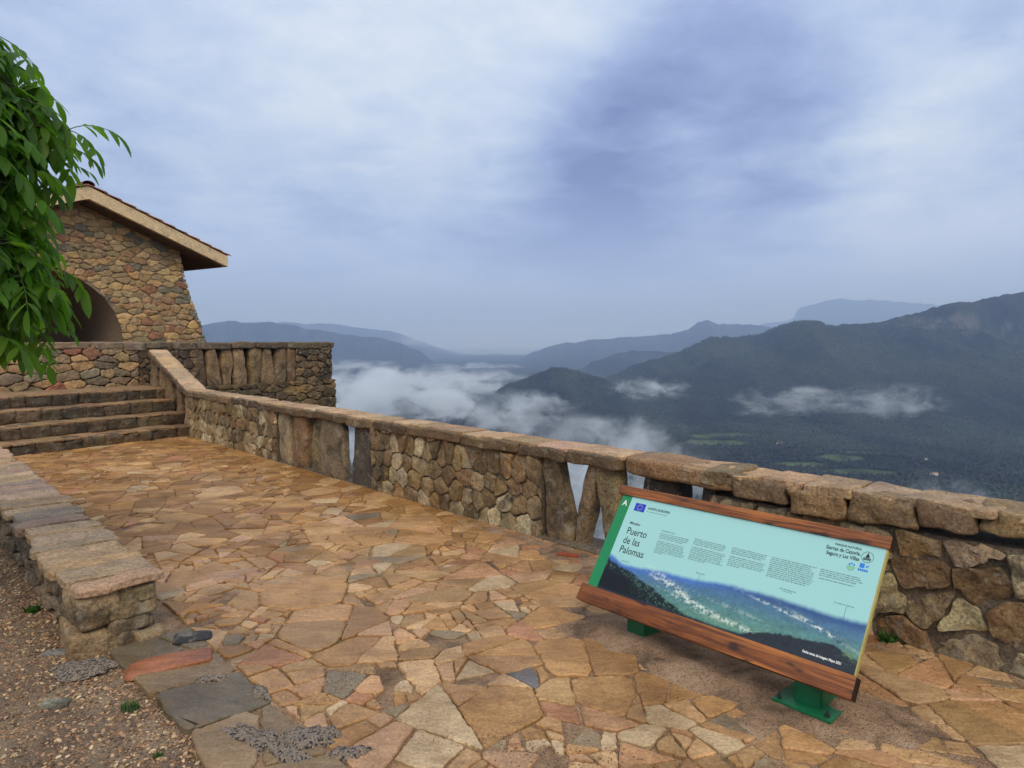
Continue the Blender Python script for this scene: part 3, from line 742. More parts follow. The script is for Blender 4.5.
pebbles('loose_stones', 420, samp_gravel, 0.008, 0.026, GRAVEL_PAL, seed=14, flat=.5, label='larger loose stones scattered over the gravel')
def samp_grit(rg, n):
    xs, ys = [], []
    for (bx, by, rx, ry, ang, h_) in sand_bumps():
        m_ = n // 10; u, v = rg.normal(0, .75, m_) * rx, rg.normal(0, .75, m_) * ry
        xs.append(bx + u * math.cos(ang) - v * math.sin(ang)); ys.append(by + u * math.sin(ang) + v * math.cos(ang))
    x, y = np.concatenate(xs), np.concatenate(ys); s, nn = toSN(x, y); k = (nn > 0.05) & (nn < 3.0); x, y = x[k], y[k]
    return np.stack([x, y], 1), np.full(len(x), BED_Z + 0.016)
pebbles('grit', 16000, samp_grit, 0.001, 0.004, [lin(110, 82, 58), lin(84, 64, 48), lin(140, 106, 74), lin(156, 120, 86), lin(124, 92, 64), lin(66, 52, 40)], seed=9, label='dark grit and dirt washed over the flagstones')

# tarred patches of dark chippings
def tar_patch(x, y, rx, ry, ang, seed, h_=0.017):
    th = np.linspace(0, 2 * math.pi, 44, endpoint=False); rings = 7; V = []; 
    for k in range(rings + 1):
        f = k / rings; rad = f * (1 + 0.75 * fbm(np.stack([np.cos(th) * 2.2, np.sin(th) * 2.2, np.full(44, seed * 4.1)], -1), 3, .6))
        a, b_ = rad * rx * np.cos(th), rad * ry * np.sin(th)
        px, py = x + a * math.cos(ang) - b_ * math.sin(ang), y + a * math.sin(ang) + b_ * math.cos(ang)
        V.append(np.stack([px, py, BED_Z + 0.014 + (h_ * (1 - f ** 4) - 0.014 * f ** 4) + 0.006 * fbm2(px, py, .03, 3, .6, seed)], -1))
    V = np.concatenate(V); Fs = [(k * 44 + i, k * 44 + (i + 1) % 44, (k + 1) * 44 + (i + 1) % 44, (k + 1) * 44 + i) for k in range(rings) for i in range(44)]
    mb = MB(); mb.add(V, Fs, (0.03, 0.03, 0.035)); o = mb.build('tar_patch', M['tar']); o['kind'] = 'structure'
    return V
m, t, b, X, _ = new_mat('tarred_chippings'); M['tar'] = m
v = t.new('ShaderNodeTexVoronoi'); t.link(X, v.inputs['Vector']); v.inputs['Scale'].default_value = 120
hs = t.new('ShaderNodeHueSaturation'); hs.inputs['Saturation'].default_value = 0.0; t.link(v.outputs['Color'], hs.inputs['Color'])
t.link(t.ramp(hs.outputs[0], [(0.2, (0.012, 0.013, 0.018, 1)), (0.52, (0.045, 0.038, 0.036, 1)), (0.80, (0.30, 0.23, 0.17, 1))]), b.inputs['Base Color'])
b.inputs['Roughness'].default_value = 0.5; bump(t, b, t.math('MULTIPLY', v.outputs['Distance'], -1), 0.012, 1)
for a in [(-2.08, 3.30, 0.15, 0.10, 0.3, 1), (-1.00, 2.66, 0.24, 0.07, R(-32), 2), (-0.80, 2.68, 0.14, 0.08, 0.2, 3), (-1.13, 3.03, 0.10, 0.035, R(-60), 4), (-1.41, 3.15, 0.08, 0.04, 0.2, 5), (-0.62, 2.58, 0.09, 0.05, 0, 6)]: tar_patch(*a)

# slate-coloured slab chips lying on the paving
def chip(name, x, y, rx, ry, ang, z, th, col, mat, label, cat, seed, n=5, amp=0.006):
    c, s_ = math.cos(ang), math.sin(ang)
    def f(u, v, w_): return np.array([x + u * c - v * s_, y + u * s_ + v * c, z + w_])
    mb = MB(); pts = [f((rx if k & 1 else -rx) * random.uniform(.8, 1.1), (ry if k & 2 else -ry) * random.uniform(.75, 1.1), th if k & 4 else -0.01) for k in range(8)]
    block(mb, pts, col, seed, n, 8, amp, 14); o = mb.build(name, mat, smooth=True, sharp=40); tag(o, label, cat); return o
chip('slate_chip', -1.70, 3.62, 0.105, 0.075, 0.35, BED_Z + .014, 0.009, (0.035, 0.036, 0.042), M['parapet'], 'dark slate chip lying beside the end of the low wall', 'stone', 3)
chip('red_stone', -1.68, 3.33, 0.20, 0.085, 0.50, BED_Z + .004, 0.026, (0.33, 0.125, 0.06), M['flag'], 'reddish orange flat stone set at the edge of the gravel', 'stone', 5, 12, 0.012)
chip('tile_shard', 0.41, 5.02, 0.085, 0.03, -0.4, BED_Z + .02, 0.016, (0.42, 0.10, 0.05), M['flag'], 'broken red tile shard lying near the foot of the balustrade', 'tile shard', 6)
chip('pale_stone', -2.02, 2.98, 0.06, 0.04, 0.2, -0.004, 0.02, (0.30, 0.28, 0.20), M['parapet'], 'pale mossy stone half sunk in the gravel near the bottom left', 'stone', 7)
chip('grey_stone', -2.35, 3.48, 0.06, 0.03, 0.2, -0.004, 0.02, (0.28, 0.26, 0.24), M['parapet'], 'flat grey stone half sunk in the gravel by the low wall', 'stone', 8)

def tuft(x, y, z, n, hgt, spread, label, seed, leafy=False):
    rg = random.Random(seed); mb = MB()
    for i in range(n):
        a = rg.uniform(0, 6.28); r0 = rg.random() ** .5 * spread; bx, by = x + r0 * math.cos(a), y + r0 * math.sin(a)
        a2 = rg.uniform(0, 6.28); lean = rg.uniform(.15, .9); L = hgt * rg.uniform(.5, 1.1); wd = (0.0022 if not leafy else 0.008) * rg.uniform(.7, 1.3); px, py = -math.sin(a2) * wd, math.cos(a2) * wd
        V = []
        for k in range(4):
            f = k / 3; d = L * lean * f * f; w_ = (1 - f ** 2) if not leafy else math.sin(math.pi * (0.15 + .85 * f))
            zc = z - 0.004 + L * f * (1 - .35 * lean * f)
            V += [(bx + math.cos(a2) * d - px * w_, by + math.sin(a2) * d - py * w_, zc), (bx + math.cos(a2) * d + px * w_, by + math.sin(a2) * d + py * w_, zc)]
        mb.add(V, [(0, 1, 3, 2), (2, 3, 5, 4), (4, 5, 7, 6)], (rg.uniform(.7, 1.4),) * 3)
    o = mb.build('grass_tuft', M['grass']); tag(o, label, 'grass tuft', 'small green tufts growing in the joints')
tuft(-1.66, 2.93, 0.01, 70, 0.055, 0.035, 'green grass tuft at the gravel edge in the lower left', 1)
tuft(1.98, 3.58, 0.02, 60, 0.06, 0.04, 'small leafy green weed at the foot of the parapet right of the board', 2, True)
tuft(1.80, 3.66, 0.02, 30, 0.03, 0.03, 'tiny green sprig at the foot of the parapet just behind the board', 3, True)
tuft(-2.85, 4.05, 0.0, 50, 0.05, 0.04, 'green weed in the gravel against the low wall', 4, True)
tuft(-1.37, 2.60, 0.0, 40, 0.03, 0.02, 'sparse grass sprig at the bottom edge of the gravel', 5)

# ------------------------------------------------------------------ stone parapet on the valley side
WALL_PAL = [lin(*c) for c in ((146, 120, 84), (130, 106, 72), (156, 132, 94), (112, 92, 62), (138, 116, 84), (166, 144, 108), (122, 102, 72), (150, 122, 80))]
WALL_LIGHT = [lin(184, 164, 128), lin(194, 176, 140), lin(174, 152, 114)]
BIG_PAL = [lin(*c) for c in ((132, 108, 78), (144, 122, 92), (156, 136, 108), (122, 98, 68), (168, 150, 120), (138, 112, 76))]
COP_PAL = [lin(190, 156, 116), lin(178, 144, 106), lin(198, 166, 128), lin(184, 150, 118), lin(170, 136, 100)]
PAR_N0, PAR_N1, PAR_T = -0.30, 0.0, 0.78
parapet = empty('stone_parapet', W(5, 0), 'long stone parapet with openings running along the valley edge of the plaza', 'parapet')
def sub(o, par):
    o.parent = par; o.matrix_parent_inverse = Matrix.Translation(-Vector(par.location)) if par.rotation_euler[2] == 0 else par.matrix_world.inverted(); return o
def masonry(name, s0, s1, z0, z1, pts, par, pal, depth=0.036, gap=0.005, light=0.15, lightlow=0.3, mort=(0.13, 0.10, 0.07), n_in=0.0, core=True, edge_j=0.012, dome=.5, rough=.3, tilt=.1):
    mb = MB()
    if core: box(mb, W(s0, n_in - 0.012), W(s1, n_in - .012) - W(s0, n_in - .012), N3 * (PAR_N0 + 0.012 - n_in), Z3 * z1 + W(0, 0) * 0, mort, 1)
    for i, c in enumerate(voronoi(pts, [(s0, z0), (s1, z0), (s1, z1), (s0, z1)])):
        if c is None: continue
        c = inset(c, gap * random.uniform(.6, 1.4))
        if c is None or abs(area(c)) < 0.0012: continue
        zc = np.mean([p[1] for p in c]); col = pick(WALL_LIGHT) if random.random() < (light + (lightlow if zc < z0 + .28 else 0)) else pick(pal)
        stone(mb, c, lambda a, b_, o_: np.stack([O0[0] + US[0] * a + NS[0] * (n_in - .02 + o_), O0[1] + US[1] * a + NS[1] * (n_in - .02 + o_), b_], -1), depth, col, i + s0 * 3, 0.022, rough, dome, edge_j, tilt)
    o = mb.build(name, [M['parapet'], M['mortar']], smooth=True, sharp=40); sub(o, par); return o
S_A, S_B0, S_B1, S_C0, S_C1 = 1.60, 3.12, 5.68, 8.05, 11.5
random.seed(21)
masonry('masonry', -2.2, S_A, -0.02, 0.62, coursed(3.8, .64, .18, .24, .38, -2.2, -.02), parapet, BIG_PAL, 0.042, 0.008, .16, .12, mort=(.17, .13, .09), edge_j=.024, dome=.25, rough=.8, tilt=.22)
low = coursed(2.56, .44, .15, .17, .28, S_B0, -.02); up = coursed(2.56, .26, .27, .125, .2, S_B0, .43)
masonry('masonry', S_B0, S_B1, -0.02, 0.70, low + up, parapet, WALL_PAL, 0.038, 0.004, .10, .35, edge_j=.014, dome=.4, rough=.5, tilt=.15)
masonry('masonry', S_C0, S_C1, -0.02, 0.70, coursed(3.45, .7, .155, .16, .28, S_C0, -.02), parapet, WALL_PAL, 0.04, 0.004, .12, .3, edge_j=.014, dome=.4, rough=.5, tilt=.15)
def upright(sb, st, wb, wt, z0, z1, col, seed, n0=-0.26, n1=-0.02, par=None, f=W):
    par = par or parapet
    pts = []
    for k in range(8):
        z = z1 if k & 4 else z0; c = st if k & 4 else sb; w_ = (wt if k & 4 else wb) / 2
        pts.append(f(c + (w_ if k & 1 else -w_) + random.uniform(-.012, .012), (n1 if k & 2 else n0) + random.uniform(-.015, .015), z))
    mb = MB(); block(mb, pts, col, seed, 12, 6, 0.026, 8); o = mb.build('upright_stone', M['parapet'], smooth=True, sharp=42); sub(o, par); return o
UC = lambda: pick([lin(136, 112, 80), lin(124, 102, 72), lin(148, 124, 90)])
# near balustrade: leaning slabs that leave triangular openings
upright(2.93, 3.05, .26, .20, -0.02, .71, UC(), 1, -.15, -.02)
upright(2.75, 2.60, .13, .12, -0.02, .71, UC(), 2, -0.14, -0.03)
upright(2.39, 2.47, .14, .20, -0.02, .71, UC(), 3, -.15, -.02)
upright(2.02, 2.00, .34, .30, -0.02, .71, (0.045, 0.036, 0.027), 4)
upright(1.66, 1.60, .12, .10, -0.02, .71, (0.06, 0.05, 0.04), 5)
mb = MB(); block(mb, hexa(1.5, 3.2, -.27, 0.03, -.04, .045, .0), (0.16, 0.12, 0.08), 4, 12, 12, .02, 6); sub(mb.build('sill', M['parapet']), parapet)
# far balustrade
for i, (sb, st, wb, wt, cc) in enumerate([(5.92, 5.89, .46, .42, (0.10, 0.082, 0.06)), (6.58, 6.62, .66, .58, lin(134, 116, 90)[:3]), (7.02, 6.96, .26, .14, UC()), (7.44, 7.40, .40, .34, lin(140, 108, 76)[:3]), (7.86, 7.90, .34, .30, lin(160, 140, 108)[:3])]):
    upright(sb, st, wb, wt, -0.03, .71, cc, 10 + i, -.12 if i < 2 else -.22)
mb = MB(); block(mb, hexa(5.6, 8.1, -.27, -0.02, -.04, .03, .0), (0.12, 0.10, 0.07), 4, 12, 12, .02, 6); sub(mb.build('sill', M['parapet']), parapet)
# coping: rough chunks near the viewer, flat slabs farther on
random.seed(5)
cm = MB(); s = -2.2
while s < 1.72:
    l = random.uniform(.20, .36); th = random.uniform(.10, .16); top = PAR_T + random.uniform(-.02, .02)
    tb = pick([lin(122, 98, 70), lin(108, 86, 60), lin(136, 110, 78)])
    block(cm, hexa(s + .001, s + l - .001, PAR_N0 - .02, .03 + random.uniform(-.025, .03), top - th, top + random.uniform(-.01, .012), .014), tb, s * 7, 16, 13, 0.028, 13)
    s += l
capm = MB(); s = -2.2
while s < 1.60:     # thin flat stones bedded on the chunks
    l = random.uniform(.22, .42); block(capm, hexa(s, s + l - .002, PAR_N0 - .02, .022 + random.uniform(-.02, .02), PAR_T - .03, PAR_T + .008 + random.uniform(-.008, .008), .012), pick(COP_PAL), s * 3, 14, 14, .014, 14); s += l
sub(capm.build('coping_slabs', M['coping']), parapet); capm = MB()
block(cm, hexa(1.35, 2.30, PAR_N0 - .02, .03, PAR_T - .13, PAR_T + .015, .015), lin(150, 116, 80)[:3], 3, 12, 6, .024, 6)
s = 2.30
while s < S_C1 - .05:
    l = random.uniform(.5, .95); l = min(l, S_C1 + .04 - s); top = PAR_T + random.uniform(-.008, .008)
    block(cm, hexa(s + .002, s + l - .002, PAR_N0 - .02, .035 + random.uniform(-.012, .012), top - .105, top - 0.010, .006), pick([lin(108, 86, 60), lin(94, 76, 54), lin(120, 96, 66)]), s * 5, 16, 10, .020, 11)
    t0 = s
    while t0 < s + l - .02:    # flat top slabs
        ll = min(random.uniform(.18, .42), s + l - t0)
        block(capm, hexa(t0 + .001, t0 + ll - .001, PAR_N0 - .022, .006 + random.uniform(-.02, .012), top - .03, top + .006 + random.uniform(-.005, .005), .004), pick(COP_PAL), t0 * 3, 8, 11, .007, 10); t0 += ll
    s += l
# sloping part beside the steps
LAND_Z = 0.76; S_TOP = 13.6
def ramp_z(s): return PAR_T + (s - S_C1) / (S_TOP - S_C1) * 0.66
s = S_C1
while s < S_TOP - .03:
    l = min(random.uniform(.45, .7), S_TOP - s)
    pts = [W(s + l if k & 1 else s, .035 if k & 2 else PAR_N0 - .02, ramp_z(s + l if k & 1 else s) - (0 if k & 4 else .10)) for k in range(8)]
    block(cm, pts, pick([lin(108, 86, 60), lin(94, 76, 54)]), s * 3, 9, 10, .012, 9)
    pts = [W(s + l if k & 1 else s, .01 if k & 2 else PAR_N0 - .02, ramp_z(s + l if k & 1 else s) + (.018 if k & 4 else -.03)) for k in range(8)]
    block(capm, pts, pick(COP_PAL), s * 2, 8, 10, .005, 9); s += l
sub(cm.build('coping', M['coping'], sharp=42), parapet); sub(capm.build('coping_slabs', M['coping']), parapet)
for i, (sb, st, wb, wt) in enumerate([(11.70, 11.62, .34, .20), (12.18, 12.05, .30, .26), (12.62, 12.72, .26, .34), (13.1, 13.0, .3, .26), (13.5, 13.52, .35, .4)]):
    zb = -0.05 + max(0, (sb - 11.5) / .47) * .15; upright(sb, st, wb, wt, zb, ramp_z(st) - .07, UC(), 30 + i, -.25, -.03)
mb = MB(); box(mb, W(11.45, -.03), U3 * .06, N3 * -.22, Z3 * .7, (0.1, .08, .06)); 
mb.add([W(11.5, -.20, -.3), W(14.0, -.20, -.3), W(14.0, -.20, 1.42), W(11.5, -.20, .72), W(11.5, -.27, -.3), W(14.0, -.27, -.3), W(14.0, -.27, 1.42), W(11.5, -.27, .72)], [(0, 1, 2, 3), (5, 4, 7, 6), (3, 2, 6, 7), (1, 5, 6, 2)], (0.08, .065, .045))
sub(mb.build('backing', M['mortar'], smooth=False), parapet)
# outer footing of the parapet, down the slope
mb = MB(); box(mb, W(-2.2, -.30), U3 * 16.2, N3 * .25, Z3 * -2.5, (0.14, .11, .08)); sub(mb.build('footing', M['mortar'], smooth=False), parapet)
# white pebble caught in the joint of the near masonry
chip('white_pebble', *W(0.50, 0.075)[:2], 0.018, 0.012, 0.2, 0.545, 0.02, (0.75, 0.73, 0.7), M['pebble'], 'small white pebble caught in a joint of the parapet right of the board', 'pebble', 9, 4, .002)

# ------------------------------------------------------------------ low wall on the gravel side
random.seed(31)
LW0, LW1, LN0, LN1, LZ = 3.22, 10.75, 2.84, 3.20, 0.36
lowwall = empty('low_stone_wall', W(6, 3.0), 'low dry stone wall with flat coping slabs between the gravel and the plaza', 'wall')
mb = MB(); box(mb, W(LW0 + .06, LN0 + .03), U3 * (LW1 - LW0 - .06), N3 * (LN1 - LN0 - .06), Z3 * (LZ - .05), (0.09, .07, .05), 1)
for i, c in enumerate(voronoi_flat(coursed(LW1 - LW0, .34, .10, .22, .4, LW0, -.04), [(LW0, -.06), (LW1, -.06), (LW1, .30), (LW0, .30)], 1.8)):
    c = c and inset(c, .008)
    if not c: continue
    col = pick([lin(112, 96, 76), lin(98, 84, 66), lin(128, 110, 84), lin(140, 122, 96)])
    stone(mb, c, lambda a, b_, o_: np.stack([O0[0] + US[0] * a + NS[0] * (LN1 - .05 + o_), O0[1] + US[1] * a + NS[1] * (LN1 - .05 + o_), b_], -1), .06, col, i, .024, .55, .4, .02, .3)
    if random.random() < .9: stone(mb, c, lambda a, b_, o_: np.stack([O0[0] + US[0] * a + NS[0] * (LN0 + .05 - o_), O0[1] + US[1] * a + NS[1] * (LN0 + .05 - o_), b_], -1)[:, :], .05, col, i + 99, .03, .4, .4, .015, .2)
# end of the wall: stacked rough blocks
for i, a in enumerate([(LW0 - .02, LW0 + .34, LN0 - .02, 3.02, .22, .32), (LW0 - .01, LW0 + .34, LN0 - .01, 3.09, .14, .24), (LW0 - .01, LW0 + .36, 3.0, LN1 + .02, .20, .32), (LW0 - .02, LW0 + .36, 3.06, LN1 + .01, .11, .22), (LW0 - .03, LW0 + .30, 3.05, LN1 + .05, -.04, .13), (LW0 - .05, LW0 + .2, LN0 - .03, 2.95, -.04, .07), (LW0 - .03, LW0 + .25, 2.93, 3.08, -.04, .09), (LW0 - .01, LW0 + .35, LN0, 3.08, .06, .16)]):
    block(mb, hexa(*a, .02), pick([lin(134, 108, 76), lin(120, 98, 72), lin(148, 126, 92), lin(156, 132, 96)]), i * 3.7, 11, 7, .024, 11)
sub(mb.build('masonry', [M['parapet'], M['mortar']]), lowwall)
mb = MB(); s = LW0 - .02; k = 0
while s < LW1:
    l = random.uniform(.10, .34) if k else .16; sp = random.uniform(-.05, .05); th = random.uniform(.045, .06)
    amp_ = .016 if k else .024; col = pick([lin(*c) for c in ((180, 150, 120), (172, 142, 116), (188, 154, 118), (166, 140, 118), (190, 156, 124), (184, 148, 108))])
    j0, j1 = random.uniform(-.02, .03), random.uniform(-.02, .04)
    pts = [W((s + l + .001 if q & 1 else s - .001) + (sp if q & 2 else -sp) * .6, (LN1 + .03 + j1 if q & 2 else LN0 - .03 - j0), LZ - (0 if q & 4 else th) + random.uniform(-.012, .008)) for q in range(8)]
    block(mb, pts, col, s * 3.1, 13, 14 if k else 7, amp_, 10); s += l; k += 1
sub(mb.build('coping', M['coping']), lowwall)

# ------------------------------------------------------------------ steps up to the house terrace
random.seed(41)
def WS(t_, b_, z=0.0):      # t along the steps (towards the gravel side), b up the flight; origin at the parapet
    p = W(11.45, 0)[:2] - D2 * t_ + B2 * b_; return np.array([p[0], p[1], z])
stairs = empty('stone_steps', WS(2, .5), 'four worn stone steps climbing from the plaza to the house terrace', 'steps')
TREAD = 0.46; STEP_L = 7.0
for k in range(4):
    mb = MB(); z1 = LAND_Z * (k + 1) / 4; b0 = k * TREAD; t_ = -0.12 - 0.1 * k
    mb2 = []
    while t_ < STEP_L:
        l = random.uniform(.18, .5); dz = random.uniform(-.008, .008); db = random.uniform(-.02, .015)
        f = lambda a, b_, z: WS(a, b_, z)
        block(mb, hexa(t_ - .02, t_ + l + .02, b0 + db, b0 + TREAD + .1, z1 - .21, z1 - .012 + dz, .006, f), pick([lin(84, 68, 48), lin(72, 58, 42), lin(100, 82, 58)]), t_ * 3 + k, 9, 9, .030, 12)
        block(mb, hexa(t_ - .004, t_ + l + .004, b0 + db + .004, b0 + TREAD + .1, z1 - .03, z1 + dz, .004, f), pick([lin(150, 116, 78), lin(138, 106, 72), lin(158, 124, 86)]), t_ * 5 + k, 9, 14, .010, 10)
        t_ += l
    sub(mb.build('step', M['step_stone']), stairs)
mb = MB(); V = []
n_ = 24; ts, bs = np.linspace(-.6, 9, 60), np.linspace(3 * TREAD + .2, 6.0, 30)
V = np.array([WS(t_, b_, LAND_Z - .006 + .008 * float(fbm2(np.array([t_ * 1.0]), np.array([b_]), .4, 3)[0])) for t_ in ts for b_ in bs])
struct(quick_mesh('terrace_ground', V, grid_quads(60, 30), M['landing']))

# ------------------------------------------------------------------ terrace wall (behind the steps and out towards the valley)
random.seed(51)
TW_B = 2.62          # its face, measured up the flight
TW_TOP = 1.60
def WT(a, o_, z):     # a along the wall, positive towards the valley; o out of the face towards the viewer
    p = W(11.45, 0)[:2] + D2 * a + B2 * (TW_B - o_)
    return np.stack([np.broadcast_to(p[0], np.shape(z)) if np.ndim(p[0]) == 0 else p[0], p[1], z], -1) if np.ndim(z) else np.array([p[0], p[1], z])
def WTv(a, z, o_):
    b_ = TW_B - o_; base = W(11.45, 0)
    return np.stack([base[0] + D2[0] * a + B2[0] * b_, base[1] + D2[1] * a + B2[1] * b_, z + 0 * a], -1)
def wt(a, o_, z): return WTv(np.array([float(a)]), np.array([float(z)]), np.array([float(o_)]))[0]
tw = empty('terrace_wall', wt(0, 0, 0), 'stone terrace wall with a balustraded bay jutting out behind the parapet', 'wall')
A0, A1, A2, A3, A4 = -9.0, 0.55, 1.80, 4.30, 5.42
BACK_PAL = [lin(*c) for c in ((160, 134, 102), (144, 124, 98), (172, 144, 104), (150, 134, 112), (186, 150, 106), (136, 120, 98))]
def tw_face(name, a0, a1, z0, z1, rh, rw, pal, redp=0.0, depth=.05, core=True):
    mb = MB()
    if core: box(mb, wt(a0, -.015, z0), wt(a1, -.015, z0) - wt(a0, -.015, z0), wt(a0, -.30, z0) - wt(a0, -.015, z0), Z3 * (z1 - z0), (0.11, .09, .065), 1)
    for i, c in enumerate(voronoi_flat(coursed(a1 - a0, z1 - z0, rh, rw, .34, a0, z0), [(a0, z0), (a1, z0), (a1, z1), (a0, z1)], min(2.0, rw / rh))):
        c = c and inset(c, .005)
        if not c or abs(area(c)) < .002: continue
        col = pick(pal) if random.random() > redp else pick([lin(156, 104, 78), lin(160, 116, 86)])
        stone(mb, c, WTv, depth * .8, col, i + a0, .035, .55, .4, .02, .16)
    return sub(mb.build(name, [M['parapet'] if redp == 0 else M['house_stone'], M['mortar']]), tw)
tw_face('masonry', A0, A1, LAND_Z - .1, TW_TOP - .08, .155, .34, BACK_PAL, .16)
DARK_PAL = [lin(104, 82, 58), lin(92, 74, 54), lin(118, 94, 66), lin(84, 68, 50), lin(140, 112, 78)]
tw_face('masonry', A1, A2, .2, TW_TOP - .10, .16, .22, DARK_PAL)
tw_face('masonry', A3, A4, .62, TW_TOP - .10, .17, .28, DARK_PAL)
tw_face('masonry', A1, A4 + .10, -2.4, .66, .20, .40, [lin(108, 86, 58), lin(122, 98, 66), lin(150, 118, 74), lin(90, 72, 52)], 0.0, .07)
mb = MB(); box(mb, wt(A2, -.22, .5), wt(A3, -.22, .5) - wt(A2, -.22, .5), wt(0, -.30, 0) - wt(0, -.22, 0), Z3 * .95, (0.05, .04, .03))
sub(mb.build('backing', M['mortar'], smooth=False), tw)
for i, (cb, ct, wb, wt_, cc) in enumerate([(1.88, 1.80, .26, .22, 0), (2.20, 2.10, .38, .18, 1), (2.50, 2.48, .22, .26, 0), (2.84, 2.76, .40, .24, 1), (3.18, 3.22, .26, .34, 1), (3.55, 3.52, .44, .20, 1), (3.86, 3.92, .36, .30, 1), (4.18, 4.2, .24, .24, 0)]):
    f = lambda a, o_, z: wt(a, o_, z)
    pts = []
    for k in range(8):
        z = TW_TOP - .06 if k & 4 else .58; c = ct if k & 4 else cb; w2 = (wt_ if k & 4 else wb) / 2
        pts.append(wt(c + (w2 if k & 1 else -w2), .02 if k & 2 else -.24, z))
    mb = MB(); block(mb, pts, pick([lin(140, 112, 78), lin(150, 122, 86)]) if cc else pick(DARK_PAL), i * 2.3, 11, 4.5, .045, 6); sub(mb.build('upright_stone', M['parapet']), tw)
mb = MB(); a = A0
while a < A4:
    l = min(random.uniform(.4, .9), A4 + .06 - a); th = random.uniform(.12, .17)
    pts = [wt(a + l - .005 if k & 1 else a + .005, .05 if k & 2 else -.32, TW_TOP - (0 if k & 4 else th) + random.uniform(-.008, .008)) for k in range(8)]
    block(mb, pts, pick([lin(150, 130, 104), lin(138, 118, 92)] if a < A1 else [lin(112, 94, 70), lin(100, 84, 62), lin(124, 104, 78)]), a * 3, 12, 9, .026, 8); a += l
sub(mb.build('coping', M['coping']), tw)
mb = MB()   # the bay's far return, out of sight from the plaza
box(mb, wt(A4, -.05, -2.4), wt(A4 - .3, -.05, 0) - wt(A4, -.05, 0), wt(0, -3.2, 0) - wt(0, -.05, 0), Z3 * 3.95, (0.12, .1, .075)); sub(mb.build('return_wall', M['mortar'], smooth=False), tw)
V = np.array([wt(A1 - .3, -.28, .7), wt(A4 - .2, -.28, .7), wt(A4 - .2, -6, .7), wt(A1 - .3, -6, .7)]); mb = MB(); mb.add(V, [(0, 1, 2, 3)]); struct(mb.build('terrace_floor', M['landing'], smooth=False))

# ------------------------------------------------------------------ the stone house with its arched porch
random.seed(61)
HB = TW_B + 2.5     # gable plane, measured up the flight
HQ = W(11.45, 0)[:2] + B2 * HB
def H3(t_, z, o_):   # t along the gable (towards the valley), o out of the wall towards the plaza
    t_, z, o_ = np.asarray(t_, float), np.asarray(z, float), np.asarray(o_, float)
    return np.stack(np.broadcast_arrays(HQ[0] + D2[0] * t_ - B2[0] * o_, HQ[1] + D2[1] * t_ - B2[1] * o_, z), -1)
def t_at(px, o_=0.0):        # where the bearing of an image column meets the gable plane (or one o_ in front of it)
    k = (px - 512) / F_PX; q = HQ - B2 * o_; return (k * q[1] - q[0]) / (D2[0] - k * D2[1])
OV, BK = 0.50, -6.4
T_AP, T_R, T_EAVE, T_FOOT = t_at(95, OV), t_at(183), t_at(231, OV), t_at(208)
def z_at(px, py, o_=0.0):
    p = H3(t_at(px, o_), 0, o_); return EYE + (HORIZON_Y - py) / F_PX * p[1]
Z_AP = z_at(95, 201, OV); SLOPE = (Z_AP - z_at(225, 265, OV)) / (t_at(225, OV) - T_AP)
T_L = T_AP - (T_EAVE - T_AP) + .5; T_LW = T_L + .9
ARC_T, ARC_R = t_at(123) - 1.52, 1.52; ARC_Z = EYE + 0.0
ARC_ZC = z_at(72, 276) - math.sqrt(max(0.1, ARC_R ** 2 - (t_at(72) - ARC_T) ** 2))
house = empty('stone_house', H3(T_AP, LAND_Z, 0), 'rustic stone house with arched porch and shallow tiled gable roof', 'house')
def roof_z(t_): return Z_AP - SLOPE * abs(t_ - T_AP)
def right_edge(z): # flared buttress foot
    f = np.clip((roof_z(T_R) - z) / (roof_z(T_R) - EYE), 0, 1.6); return T_R + (T_FOOT - T_R) * f ** 1.35
mb = MB()
# mortar face with the arch cut out, as thin upright strips
ts = np.unique(np.concatenate([np.linspace(T_LW, ARC_T - ARC_R, 6), ARC_T - ARC_R * np.cos(np.linspace(0, math.pi, 40)), np.linspace(ARC_T + ARC_R, T_R, 12), [T_AP]]))
for a, b_ in zip(ts[:-1], ts[1:]):
    def lowz(t_): d = ARC_R ** 2 - (t_ - ARC_T) ** 2; return ARC_ZC + math.sqrt(d) if d > 1e-6 else LAND_Z - .1
    mid = (a + b_) / 2; inside = abs(mid - ARC_T) < ARC_R
    za, zb_ = (max(lowz(a), ARC_ZC) if inside else LAND_Z - .1), (max(lowz(b_), ARC_ZC) if inside else LAND_Z - .1)
    mb.add(np.array([H3(a, za, 0), H3(b_, zb_, 0), H3(b_, roof_z(b_) - .0, 0), H3(a, roof_z(a) - .0, 0)]), [(0, 1, 2, 3)], (0.30, .225, .145), 1)
# flared right corner: solid prism going back
zs = np.linspace(LAND_Z - .1, roof_z(T_R), 14)
for z0, z1 in zip(zs[:-1], zs[1:]):
    r0, r1 = float(right_edge(z0)) - .06, float(right_edge(z1)) - .06
    mb.add(np.array([H3(T_R - .1, z0, -.002), H3(r0, z0, -.002), H3(r1, z1, -.002), H3(T_R - .1, z1, -.002), H3(r0, z0, -6), H3(r1, z1, -6)]), [(0, 1, 2, 3), (1, 4, 5, 2)], (0.16, .12, .08), 1)
mb.add(np.array([H3(T_LW, LAND_Z - .1, 0), H3(T_LW, LAND_Z - .1, -6), H3(T_LW, roof_z(T_LW), -6), H3(T_LW, roof_z(T_LW), 0)]), [(3, 2, 1, 0)], (0.16, .12, .08), 1)
HOUSE_PAL = [lin(*c) for c in ((196, 156, 106), (182, 146, 100), (204, 166, 112), (176, 148, 108), (188, 158, 114), (210, 174, 122), (168, 142, 102))]
